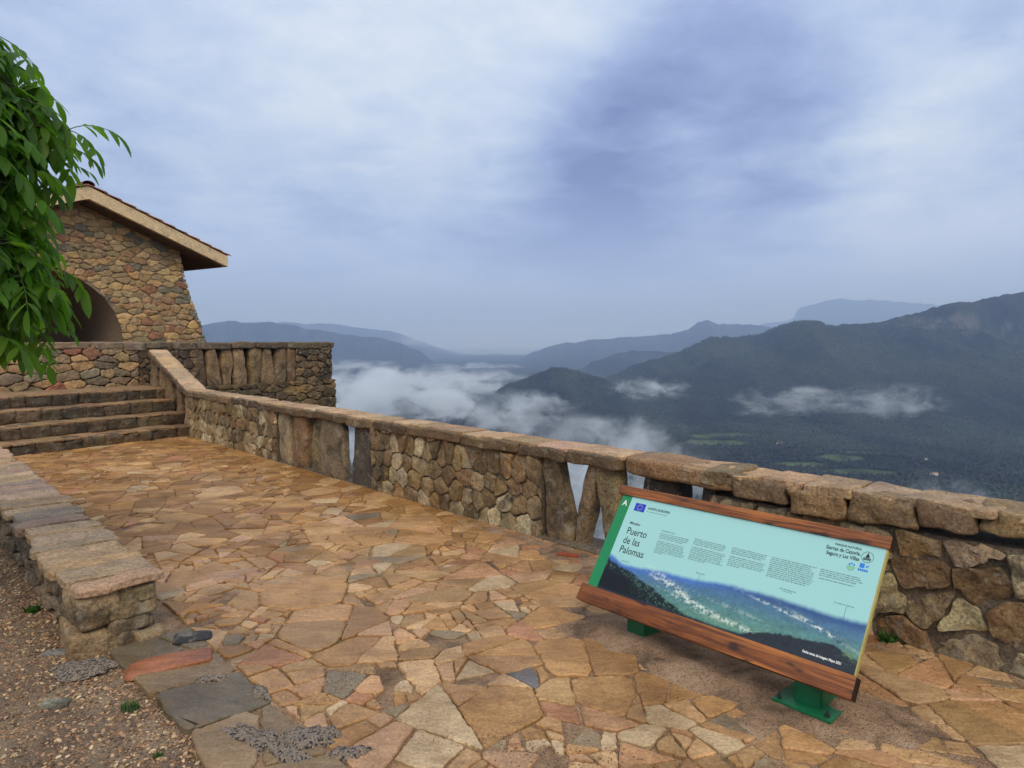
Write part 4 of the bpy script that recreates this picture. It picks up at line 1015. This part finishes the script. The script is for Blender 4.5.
apex_poly = [(T_LW, LAND_Z - .1), (T_FOOT + .25, LAND_Z - .1), (T_R + .02, roof_z(T_R)), (T_AP, Z_AP), (T_LW, roof_z(T_LW))]
for i, c in enumerate(voronoi_flat(coursed(T_FOOT + .5 - T_LW, Z_AP - LAND_Z + .2, .135, .29, .36, T_LW, LAND_Z - .1), apex_poly, 1.9)):
    if c is None: continue
    cx, cz = np.mean([p[0] for p in c]), np.mean([p[1] for p in c])
    if cx > right_edge(cz) + .02: continue
    c = [(min(p[0], float(right_edge(p[1]))), p[1]) for p in c]
    dx, dz = cx - ARC_T, cz - ARC_ZC
    if dz < 0:
        if abs(dx) < ARC_R: continue
    else:
        r = math.hypot(dx, dz)
        if r < ARC_R + .02: continue
        nx, nz = dx / r, dz / r; c = clip(c, -nx, -nz, -(nx * ARC_T + nz * ARC_ZC + ARC_R))
    if len(c) < 3: continue
    c = inset(c, .004)
    if not c or abs(area(c)) < .0025: continue
    u = random.random(); col = lin(166, 118, 86)[:3] if u < .03 else (lin(174, 136, 98)[:3] if u < .13 else (lin(136, 126, 104)[:3] if u < .25 else pick(HOUSE_PAL)))
    stone(mb, c, lambda a, b_, o_: H3(a, b_, o_ - .015), .045, col, i * 1.1, .035, .5, .5, .022, .12)
sub(mb.build('wall', [M['house_stone'], M['mortar']]), house)
# rendered barrel of the porch
mb = MB(); th = np.linspace(0, math.pi, 33); dep = [0.03, -.4, -1.2, -2.2]
ax_ = [(ARC_T + ARC_R, LAND_Z - .1)] + [(ARC_T + ARC_R * math.cos(x), ARC_ZC + ARC_R * math.sin(x)) for x in th] + [(ARC_T - ARC_R, LAND_Z - .1)]
V = np.array([H3(a, z, d) for d in dep for a, z in ax_]); n = len(ax_)
mb.add(V, [(k * n + i, k * n + i + 1, (k + 1) * n + i + 1, (k + 1) * n + i) for k in range(3) for i in range(n - 1)], (0.30, .22, .165))
mb.add(np.array([H3(a, z, -2.2) for a, z in ax_]), [tuple(range(n))], (0.28, .205, .155))
sub(mb.build('porch_vault', M['plaster'], smooth=True, sharp=40), house)
# roof: two slabs with a rendered edge, tiles on top
def slab(mb, ta, tb, th_):
    za, zb_ = roof_z(ta), roof_z(tb)
    V = [H3(t_, z + dz, o_) for o_ in (OV, BK) for t_, z in ((ta, za), (tb, zb_)) for dz in (0, th_)]
    mb.add(np.array(V), [(0, 2, 3, 1), (4, 5, 7, 6), (0, 1, 5, 4), (2, 6, 7, 3), (0, 4, 6, 2), (1, 3, 7, 5)], (0.80, .59, .34))
mb = MB(); slab(mb, T_AP, T_EAVE - .02, .26); slab(mb, T_AP, T_L, .26)
roof = sub(mb.build('roof', M['render'], smooth=False), house)
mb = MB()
for ta, tb in ((T_AP + .03, T_EAVE - .12), (T_AP - .03, T_L + .12)):     # soffit under eaves and verge, dark rust colour standing in for shadow
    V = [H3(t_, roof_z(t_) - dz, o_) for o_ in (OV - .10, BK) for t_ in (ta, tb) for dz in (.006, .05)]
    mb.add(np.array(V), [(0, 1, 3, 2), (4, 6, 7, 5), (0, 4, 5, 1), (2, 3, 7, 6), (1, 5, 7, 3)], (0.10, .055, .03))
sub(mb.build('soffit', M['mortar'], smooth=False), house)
mb = MB(); random.seed(9)
for sg, tend in ((1, T_EAVE + .06), (-1, T_L - .06)):
    n_r = 11; L = abs(tend - T_AP)
    for j in range(n_r):      # courses of barrel tiles; the verge shows their ends
        f0, f1 = j / n_r, (j + 1.25) / n_r; ta, tb = T_AP + sg * L * f0, T_AP + sg * L * min(f1, 1.0)
        for i in range(30):
            oc = OV + .03 - i * .23 - random.uniform(0, .012); rad = .125
            th = np.linspace(0, math.pi, 6); V = []
            for t_, lift in ((ta, .012), (tb, .045)):
                zc = roof_z(t_) + .262 + lift
                V += [H3(t_, zc + rad * .42 * math.sin(x), oc - rad * (1 - math.cos(x))) for x in th]
            V += [H3(tb, roof_z(tb) + .262 + .026 + rad * .42 * math.sin(x) * .7, oc - rad * (1 - math.cos(x))) for x in th]
            mb.add(np.array(V), [(k, k + 1, k + 7, k + 6) if sg > 0 else (k + 6, k + 7, k + 1, k) for k in range(5)] + [(6 + k, 7 + k, 13 + k, 12 + k) for k in range(5)], pick([lin(158, 100, 74), lin(140, 92, 72), lin(168, 118, 88), lin(120, 88, 74)]))
for i in range(16):
    th = np.linspace(0, math.pi, 7); V = [H3(T_AP - .13 * math.cos(x), roof_z(T_AP) + .285 + .09 * math.sin(x), o_) for o_ in (OV + .02 - i * .42, OV - .44 - i * .42) for x in th]
    mb.add(np.array(V), [(k, k + 1, k + 8, k + 7) for k in range(6)], pick([lin(158, 110, 84), lin(140, 100, 80)]))
tl = mb.build('roof_tiles', M['tile'], smooth=True, sharp=50); sub(tl, house)

# ------------------------------------------------------------------ walnut tree on the gravel, its crown hanging into the left of the view
def tube(mb, pts, rad, col=(0.13, .11, .09), k=8):
    pts = np.array(pts, float); n = len(pts); V = []
    for i in range(n):
        d = pts[min(i + 1, n - 1)] - pts[max(i - 1, 0)]; d /= np.linalg.norm(d); a = np.cross(d, [0.3, 0.2, 1.0]) if abs(d[2]) < .9 else np.cross(d, [1, 0, 0]); a /= np.linalg.norm(a); b_ = np.cross(d, a)
        for j in range(k):
            th = 2 * math.pi * j / k; V.append(pts[i] + (a * math.cos(th) + b_ * math.sin(th)) * rad[i])
    mb.add(V, [(i * k + j, i * k + (j + 1) % k, (i + 1) * k + (j + 1) % k, (i + 1) * k + j) for i in range(n - 1) for j in range(k)], col)
def tree():
    rg = random.Random(17); base = Vector((-3.55, 3.2, 0))
    e = empty('walnut_tree', base, 'broad leaved green tree drooping into the left side of the view', 'tree')
    def bez(a, b_, c, n=9): return [tuple(Vector(a) * (1 - t_) ** 2 + Vector(b_) * 2 * t_ * (1 - t_) + Vector(c) * t_ * t_) for t_ in np.linspace(0, 1, n)]
    mt = MB(); tube(mt, bez((-3.55, 3.2, -.05), (-3.45, 3.25, 1.2), (-3.6, 3.3, 2.3)), np.linspace(.13, .085, 9), k=12)
    limbs = []; mlimb = MB()
    ends = [(-2.72, 3.45, 2.98), (-2.52, 3.5, 2.97), (-2.36, 3.55, 2.82), (-2.24, 3.50, 2.64), (-2.42, 3.52, 2.80), (-2.32, 3.5, 2.74), (-2.66, 3.4, 2.98), (-2.82, 3.5, 3.0), (-2.58, 3.45, 2.84), (-2.70, 3.35, 2.72), (-2.56, 3.5, 2.62), (-2.52, 3.4, 2.44), (-2.36, 3.45, 2.28), (-2.40, 3.3, 2.14), (-2.50, 3.45, 2.1), (-2.30, 3.4, 1.98), (-2.44, 3.35, 1.90), (-2.36, 3.5, 1.80), (-2.56, 3.3, 1.80), (-2.46, 3.45, 1.70), (-2.62, 3.5, 1.62), (-2.9, 3.4, 2.8), (-2.9, 3.6, 2.3), (-2.8, 3.3, 1.8),
            (-3.0, 3.9, 3.0), (-3.2, 2.7, 3.1), (-4.2, 2.8, 3.0), (-4.5, 3.6, 2.7), (-3.9, 4.0, 3.2), (-2.9, 3.0, 2.6), (-2.8, 3.8, 2.1), (-3.0, 3.1, 1.8)]
    ends = [(x - (.12 if z > 2.5 else .13), y, z + (.02 if z > 2.5 else .07)) for x, y, z in ends]
    for ex in ends:
        st = Vector((-3.58, 3.29, rg.uniform(1.6, 2.3))); mid = (st + Vector(ex)) / 2 + Vector((0, 0, rg.uniform(.25, .45)))
        p = bez(st, mid, ex, 10); limbs.append(p); tube(mlimb, p, np.linspace(.035, .006, 10), k=6)
    tr = mt.build('trunk', M['limb']); sub(tr, e); sub(mlimb.build('limbs', M['limb']), tr)
    lv = MB()
    def leaflet(p, d, up, L, wd, tone):
        d = d.normalized(); side = d.cross(up); side = side.normalized() if side.length > 1e-3 else Vector((1, 0, 0)); nrm = side.cross(d)
        rows = 6; V = []; cur = p.copy(); dd = d.copy(); curl = rg.uniform(.10, .34); fold = rg.uniform(.15, .45)
        for i in range(rows):
            f = i / (rows - 1); w_ = wd * (math.sin(math.pi * min(1, f * .92 + .06)) ** .8) * (1 - .15 * f) if i < rows - 1 else 0.0006
            V += [tuple(cur - side * w_ + nrm * w_ * fold), tuple(cur), tuple(cur + side * w_ + nrm * w_ * fold)]
            dd = (dd + Vector((0, 0, -1)) * curl * .5).normalized(); nrm = side.cross(dd); cur = cur + dd * L / (rows - 1)
        lv.add(V, [q for i in range(rows - 1) for q in ((i * 3, i * 3 + 1, i * 3 + 4, i * 3 + 3), (i * 3 + 1, i * 3 + 2, i * 3 + 5, i * 3 + 4))], tone)
    rach = MB()
    def leaf(p, az_, tilt):
        L = rg.uniform(.15, .25); d = Vector((math.cos(az_) * math.cos(tilt), math.sin(az_) * math.cos(tilt), math.sin(tilt))); pts = [p.copy()]; cur = p.copy(); dd = d.copy()
        for i in range(6): dd = (dd + Vector((0, 0, -.20))).normalized(); cur = cur + dd * L / 6; pts.append(cur.copy())
        tube(rach, [tuple(q) for q in pts], np.linspace(.0028, .0014, 7), (0.09, .17, .05), 4)
        k_ = rg.uniform(.7, 1.35); ton = (k_ * rg.uniform(.9, 1.15), k_, k_ * rg.uniform(.7, 1.1)); sz = rg.uniform(.50, .92)
        for i, f in enumerate((.42, .66, .88)):
            q = pts[int(f * 6)]; t_ = (pts[min(6, int(f * 6) + 1)] - pts[int(f * 6) - 1]).normalized(); s_ = t_.cross(Vector((0, 0, 1))); s_ = s_.normalized() if s_.length > .05 else Vector((1, 0, 0))
            for sg in (-1, 1):
                dr = (t_ * rg.uniform(.5, .9) + s_ * sg * rg.uniform(.6, 1.0) + Vector((0, 0, -rg.uniform(.15, .55)))); leaflet(q, dr, Vector((0, 0, 1)) + s_ * rg.uniform(-.4, .4), sz * rg.uniform(.10, .15) * (.75 + .35 * f), .024 * sz * rg.uniform(.85, 1.2), ton)
        leaflet(pts[-1], (pts[-1] - pts[-2]) + Vector((0, 0, -.02)), Vector((0, 0, 1)) + Vector((rg.uniform(-.5, .5), rg.uniform(-.5, .5), 0)), sz * rg.uniform(.13, .18), .030 * sz, ton)
    for p in limbs:
        for i in range(3, 10):
            for r in range(12 if i > 6 else 7):
                q = Vector(p[i]) + Vector((rg.gauss(-.02, .08), rg.gauss(0, .15), rg.gauss(-.02, .09))); tube(rach, [p[i], tuple((Vector(p[i]) + q) / 2 + Vector((0, 0, .03))), tuple(q)], [.006, .004, .003], (.10, .10, .06), 4)
                for _ in range(2): leaf(q, rg.uniform(0, 6.28), rg.uniform(-.3, .7))
    sub(rach.build('twigs', M['limb']), e); sub(lv.build('crown', M['leaf'], smooth=True), e)
tree()

# ------------------------------------------------------------------ the information board
BA = np.array([0.3541, 3.7744, 0.1831]); BANG, BTILT, BL, BW = R(-47.99), R(56.04), 1.4787, 0.7011
bu = np.array([math.cos(BANG), math.sin(BANG), 0]); bn = np.array([-bu[1], bu[0], 0]); bv = bn * math.cos(BTILT) + Z3 * math.sin(BTILT); bz = np.cross(bu, bv)
board = empty('information_board', (0, 0, 0), 'sloping information board in a stained wood frame on two green posts', 'board')
board.matrix_world = Matrix(((bu[0], bv[0], bz[0], BA[0]), (bu[1], bv[1], bz[1], BA[1]), (bu[2], bv[2], bz[2], BA[2]), (0, 0, 0, 1)))
X3, Y3 = np.array([1., 0, 0]), np.array([0, 1., 0])
for nm, v0, v1, t0 in (('bottom_rail', 0.0, .094, .0), ('top_rail', .646, BW, .0)):
    o = bevel_box(nm, (0, v0, -.052), X3 * BL, Y3 * (v1 - v0), Z3 * .052, M['wood'], board, .004)
    for ux in (-.0015, BL - .0005):
        mb = MB(); box(mb, (ux, v0 + .002, -.050), X3 * .002, Y3 * (v1 - v0 - .004), Z3 * .048); mb.build('end_grain', M['wood_end'], o, smooth=False)
for v0 in (.02, .60):        # battens behind
    bevel_box('batten', (.06, v0, -.11), X3 * (BL - .12), Y3 * .08, Z3 * .055, M['wood'], board, .003)
# printed panel: a real photograph-like print, coloured point by point
PU0, PU1, PV0, PV1, PT = .030, 1.463, .094, .646, -.012
bevel_box('panel', (PU0, PV0 + .001, PT - .026), X3 * (PU1 - PU0 + .006), Y3 * (PV1 - PV0 - .002), Z3 * .0255, M['core'], board, .001)
STRIP_U = .098
nu, nv = 620, 240; uu = np.linspace(STRIP_U, PU1, nu); vv = np.linspace(PV0, PV1, nv); PUg, PVg = np.meshgrid(uu, vv, indexing='ij')
def L3(*c): return np.array(lin(*c)[:3])
def sm(a, b_, x): t_ = np.clip((x - a) / (b_ - a), 0, 1); return t_ * t_ * (3 - 2 * t_)
u_, v_ = PUg, PVg
skyc = L3(164, 217, 215) * np.ones(PUg.shape + (3,)); skyc = skyc * (1 - .25 * sm(.9, 1.5, u_)[..., None]) + L3(152, 208, 208) * (.25 * sm(.9, 1.5, u_)[..., None])
hl = np.interp(u_, [.09, .2, .3, .45, .6, .75, .9, 1.05, 1.2, 1.35, 1.47], [.300, .262, .268, .285, .290, .306, .318, .322, .318, .316, .318]) + .010 * fbm2(u_, v_ * 0, .16, 3, .5, 5) + .003 * fbm2(u_, v_ * 0, .02, 3, .5, 6)
d = hl - v_
img = skyc.copy()
def over(mask, colr):
    global img; img = img * (1 - mask[..., None]) + np.asarray(colr) * mask[..., None]
nA = fbm2(u_, v_ * 1.6, .09, 5, .6, 11); nB = fbm2(u_, v_ * 2.2, .025, 4, .6, 12); nC = fbm2(u_, v_, .010, 3, .6, 13)
blue = L3(40, 112, 200); blue_r = L3(24, 84, 150); mixr = sm(.55, 1.1, u_)[..., None]
over(sm(-.006, .022, d), blue * (1 - mixr) + blue_r * mixr)
over(sm(.02, .06, d - .010 * nA) * .9, L3(56, 118, 156) * (1 + .25 * nB[..., None]))
over(sm(.055, .12, d - .014 * nA) * .92, L3(72, 138, 140) * (1 + .30 * nB[..., None] + .2 * nC[..., None]))
over(sm(.10, .20, d - .02 * nA) * .7, L3(88, 152, 122) * (1 + .35 * nC[..., None]))
# pale strips of fields and of a white village
for uc, vc, ru, rv, an, k_ in ((.56, .218, .17, .016, -.35, .9), (.72, .165, .22, .012, -.12, .75), (.95, .135, .22, .010, -.05, .65), (1.12, .262, .20, .006, -.15, .75), (1.30, .232, .14, .007, -.28, .9), (.44, .235, .10, .008, -.25, .6), (.85, .21, .2, .007, -.1, .35)):
    a, b_ = (u_ - uc) * math.cos(an) + (v_ - vc) * math.sin(an), -(u_ - uc) * math.sin(an) + (v_ - vc) * math.cos(an)
    g_ = np.exp(-(a / ru) ** 2 - (b_ / rv) ** 2) * sm(.0, .5, nB * .7 + nC * .8 + .25); over(np.clip(g_ * k_, 0, 1), L3(222, 238, 222))
over(np.exp(-((u_ - 1.37) / .05) ** 2 - ((v_ - .21) / .022) ** 2) * sm(-.2, .4, nB), L3(20, 46, 88))
# dark wooded flank on the left, dark bush on the right, dark base strip
lft = np.interp(u_, [.09, .16, .25, .34, .44, .52, .62, .75], [.272, .258, .236, .208, .182, .158, .128, .09]) + .018 * nA + .012 * nB
over(sm(-.004, .010, lft - v_), L3(10, 34, 40) * (1 + .8 * np.clip(nC, -.5, 1))[..., None] + np.clip(nC - .05, 0, 1)[..., None] * L3(90, 140, 120) * 1.2)
over(sm(.02, .06, lft - v_) * sm(.55, .25, u_), L3(6, 18, 24))
bsh = np.interp(u_, [.8, .95, 1.02, 1.1, 1.2, 1.27, 1.36, 1.42, 1.47], [.10, .105, .135, .158, .168, .185, .188, .172, .160]) + .020 * nA + .010 * nB + .006 * nC
over(sm(-.003, .008, bsh - v_), L3(26, 38, 50) * (1 + .5 * np.clip(nC, -1, 1))[..., None])
over(np.exp(-((u_ - 1.425) / .03) ** 2 - ((v_ - .165) / .03) ** 2) * sm(0, .35, nB + .5 * nC), L3(104, 140, 92))
over(sm(.112, .100, v_ - .02 * sm(1.0, 1.3, u_)) * .85, L3(30, 42, 56))
land = sm(0.0, .03, d)[..., None]; img = img * (1 + land * (.28 * fbm2(u_, v_ * 1.5, .006, 2, .6, 91) + .22 * fbm2(u_, v_ * 2.0, .03, 4, .6, 92))[..., None])
img = img * (1 - .22 * land) + img.mean(-1, keepdims=True) * .22 * land
img = np.clip(img, 0.0, .9)
quick_mesh('printed_picture', np.stack([PUg, PVg, np.full_like(PUg, PT)], -1).reshape(-1, 3), grid_quads(nu, nv)[:, ::-1], M['print'], img.reshape(-1, 3), smooth=False, parent=None)
pic = bpy.data.objects['printed_picture']; panel = [o for o in board.children if o.name.startswith('panel')][0]; pic.parent = panel
mb = MB(); mb.add([(PU0, PV0, PT + .0004), (STRIP_U, PV0, PT + .0004), (STRIP_U, PV1, PT + .0004), (PU0, PV1, PT + .0004)], [(0, 1, 2, 3)]); mb.build('green_strip', M['strip'], panel, smooth=False)
FNT = {}
def text(s_, u0, v0, size, mat, name='lettering', align='LEFT', sx=1.0, bold=0.0, z=.0012):
    cu = bpy.data.curves.new('lettering', 'FONT'); cu.body = s_; cu.size = size; cu.align_x = align; cu.offset = bold; cu.resolution_u = 3
    tmp = bpy.data.objects.new('tmp_text', cu); COL.objects.link(tmp); bpy.context.view_layer.update()
    me = bpy.data.meshes.new_from_object(tmp.evaluated_get(bpy.context.evaluated_depsgraph_get())); bpy.data.objects.remove(tmp)
    co = np.empty(len(me.vertices) * 3, np.float32); me.vertices.foreach_get('co', co); co = co.reshape(-1, 3); co[:, 0] = co[:, 0] * sx + u0; co[:, 1] += v0; co[:, 2] = PT + z
    me.vertices.foreach_set('co', co.ravel()); me.materials.clear(); me.materials.append(mat); me.update()
    o = bpy.data.objects.new(name, me); COL.objects.link(o); o.parent = panel; return o
text('A', .064, .585, .046, M['white_ink'], align='CENTER', bold=.0012)
text('Mirador', .147, .487, .022, M['body_ink'], bold=.0004)
text('Puerto', .147, .428, .058, M['ink'], sx=.86)
text('de las', .147, .373, .058, M['ink'], sx=.86)
text('Palomas', .147, .318, .058, M['ink'], sx=.86)
text('UNIÓN EUROPEA', .226, .592, .0185, M['body_ink'], bold=.0004)
text('Sierras de Cazorla,', 1.368, .592, .0245, M['ink'], align='RIGHT', sx=.80, bold=.0003)
text('Segura y Las Villas', 1.368, .567, .0245, M['ink'], align='RIGHT', sx=.80, bold=.0003)
text('PARQUE NATURAL', 1.368, .617, .0135, M['body_ink'], align='RIGHT', sx=1.0, bold=.0003)
text('Fecha toma de imagen: Mayo 2021', 1.243, .119, .0150, M['white_ink'], sx=.78, bold=.0005)
def quad(mb, u0, v0, w_, h_, z=.0010): mb.add([(u0, v0, PT + z), (u0 + w_, v0, PT + z), (u0 + w_, v0 + h_, PT + z), (u0, v0 + h_, PT + z)], [(0, 1, 2, 3)])
def disc(mb, u0, v0, r0, r1, k=28, z=.0012, a0=0, a1=2 * math.pi):
    th = np.linspace(a0, a1, k + 1); V = [(u0 + r * math.cos(x), v0 + r * math.sin(x), PT + z) for r in (r0, r1) for x in th]; mb.add(V, [(i, i + 1, k + 2 + i, k + 1 + i) for i in range(k)])
mb = MB(); quad(mb, .138, .568, .070, .047); fl = mb.build('flag_emblem', M['flag_blue'], panel, smooth=False)
mb = MB()
for i in range(12):
    c_, s__ = math.cos(i * math.pi / 6), math.sin(i * math.pi / 6); cx, cy = .173 + .0155 * c_, .5915 + .0155 * s__
    V = [(cx + (.0034 if j % 2 == 0 else .0014) * math.sin(j * math.pi / 5), cy + (.0034 if j % 2 == 0 else .0014) * math.cos(j * math.pi / 5), PT + .0016) for j in range(10)]; mb.add(V, [tuple(range(9, -1, -1))])
mb.build('star_ring', M['star_yellow'], panel, smooth=False)
mb = MB(); disc(mb, 1.398, .592, .0235, .0250)      # park emblem: a peak in a ring
mb.add([(1.388, .590, PT + .0012), (1.408, .590, PT + .0012), (1.398, .609, PT + .0012)], [(0, 1, 2)]); mb.add([(1.392, .5975, PT + .0012), (1.404, .5975, PT + .0012), (1.398, .613, PT + .0012)], [(0, 1, 2)])
for i in range(4): quad(mb, 1.3825 + i * .008, .578, .0062, .010)
mb.build('park_emblem', M['ink'], panel, smooth=False)
mb = MB(); disc(mb, 1.342, .534, .013, .0165, 14, a0=math.pi, a1=2 * math.pi); quad(mb, 1.328, .5335, .028, .0035); quad(mb, 1.333, .527, .018, .003); mb.build('green_logo', M['logo_green'], panel, smooth=False)
mb = MB(); quad(mb, 1.331, .541, .007, .009); quad(mb, 1.341, .546, .006, .007); quad(mb, 1.350, .541, .006, .008)
quad(mb, 1.375, .541, .020, .020); quad(mb, 1.402, .544, .004, .010); quad(mb, 1.408, .548, .004, .008)
for i in range(5): quad(mb, 1.372 + i * .0085, .526, .0068, .0095)
mb.build('blue_logo', M['logo_blue'], panel, smooth=False)
# body copy too small to read: broken word strokes
random.seed(77)
def para(mb, u0, v1, w_, lines, lh=.0092, xh=.0042, last=.6):
    for i in range(lines):
        wl = w_ * (random.uniform(.90, 1.0) if i < lines - 1 else last); x = u0; y = v1 - (i + 1) * lh
        while x < u0 + wl - .004:
            l = min(random.choice([.006, .010, .014, .019, .024]), u0 + wl - x); a = x
            while a < x + l - .0005:
                g_ = min(random.choice([.0016, .0022, .0028]), x + l - a); hh = xh * random.choice([.75, .75, 1.0, 1.15]); 
                quad(mb, a, y, g_ * .72, xh * .28, .0010); quad(mb, a, y + xh * .28, g_ * .42, hh * .72, .0010); a += g_
            x += l + .0036
mb = MB()
para(mb, .362, .484, .185, 4, last=.8); para(mb, .362, .440, .185, 8, last=.3)
para(mb, .570, .498, .195, 4, last=.9); para(mb, .570, .454, .195, 8, last=.5)
para(mb, .785, .500, .190, 4, last=.85); para(mb, .785, .456, .190, 6, last=.35)
para(mb, .990, .500, .215, 11, last=.9)
para(mb, 1.222, .500, .190, 4, last=.85); para(mb, 1.225, .459, .150, 1, last=1.0)
para(mb, .362, .4985, .085, 1, .0092, .0058, 1.0); para(mb, .226, .586, .140, 1, .0092, .0036, 1.0)
para(mb, .640, .330, .055, 1, .008, .0044, 1.0); para(mb, 1.070, .366, .075, 1, .008, .0044, 1.0); para(mb, 1.085, .357, .045, 1, .008, .0044, 1.0); para(mb, 1.315, .370, .085, 1, .008, .0040, 1.0); para(mb, .975, .192, .085, 1, .008, .0040, 1.0); para(mb, .19, .282, .05, 1, .008, .0044, 1.0)
quad(mb, .664, .240, .0012, .082); quad(mb, 1.367, .300, .0012, .060)
mb.build('small_print', M['body_ink'], panel, smooth=False)
# posts with foot plates and bolts
BI = board.matrix_world.inverted()
for (bx, by, ang, sunk) in ((1.315, 2.94, BANG, 0.018), (.705, 3.655, BANG, -.02)):
    c, s__ = math.cos(ang), math.sin(ang); ex, ey = np.array([c, s__, 0]), np.array([-s__, c, 0]); ctr = np.array([bx, by, 0.02 + sunk])
    hw = .062; dn = (np.array([bx, by, 0]) - BA) @ bn
    post = MB()
    # top cut along the board's back
    V = []
    for z_top in (0, 1):
        for a, b_ in ((-1, -1), (1, -1), (1, 1), (-1, 1)):
            p = ctr + ex * hw * a + ey * hw * b_
            if z_top: dd = (p - BA) @ bn; p = np.array([p[0], p[1], BA[2] + dd * math.tan(BTILT) - .112 / math.cos(BTILT)])
            V.append(p)
    post.add(V, [(0, 1, 5, 4), (1, 2, 6, 5), (2, 3, 7, 6), (3, 0, 4, 7), (4, 5, 6, 7), (3, 2, 1, 0)])
    o = post.build('post', M['green'], smooth=False); o.parent = board; o.matrix_parent_inverse = BI
    bm = bmesh.new(); bm.from_mesh(o.data); bmesh.ops.recalc_face_normals(bm, faces=bm.faces); bmesh.ops.bevel(bm, geom=[e_ for e_ in bm.edges], offset=.006, segments=2, affect='EDGES'); bm.to_mesh(o.data); bm.free()
    pl = bevel_box('foot_plate', ctr - ex * .128 - ey * .128 - Z3 * .004, ex * .256, ey * .256, Z3 * .014, M['green'], o, .002)
    for a, b_ in ((-1, -1), (1, -1), (1, 1), (-1, 1)):
        mb = MB(); q = ctr + ex * .104 * a + ey * .104 * b_ + Z3 * .010; th = np.linspace(0, 2 * math.pi, 7)[:6]
        V = [q + ex * .011 * math.cos(x) + ey * .011 * math.sin(x) + Z3 * z for z in (0, .010) for x in th] + [q + ex * .006 * math.cos(x) + ey * .006 * math.sin(x) + Z3 * z for z in (.0102, .024) for x in th]
        mb.add(V, [(i, (i + 1) % 6, 6 + (i + 1) % 6, 6 + i) for i in range(6)] + [tuple(range(6, 12))] + [(12 + i, 12 + (i + 1) % 6, 18 + (i + 1) % 6, 18 + i) for i in range(6)] + [tuple(range(18, 24))])
        mb.build('bolt', M['bolt'], o, smooth=False)
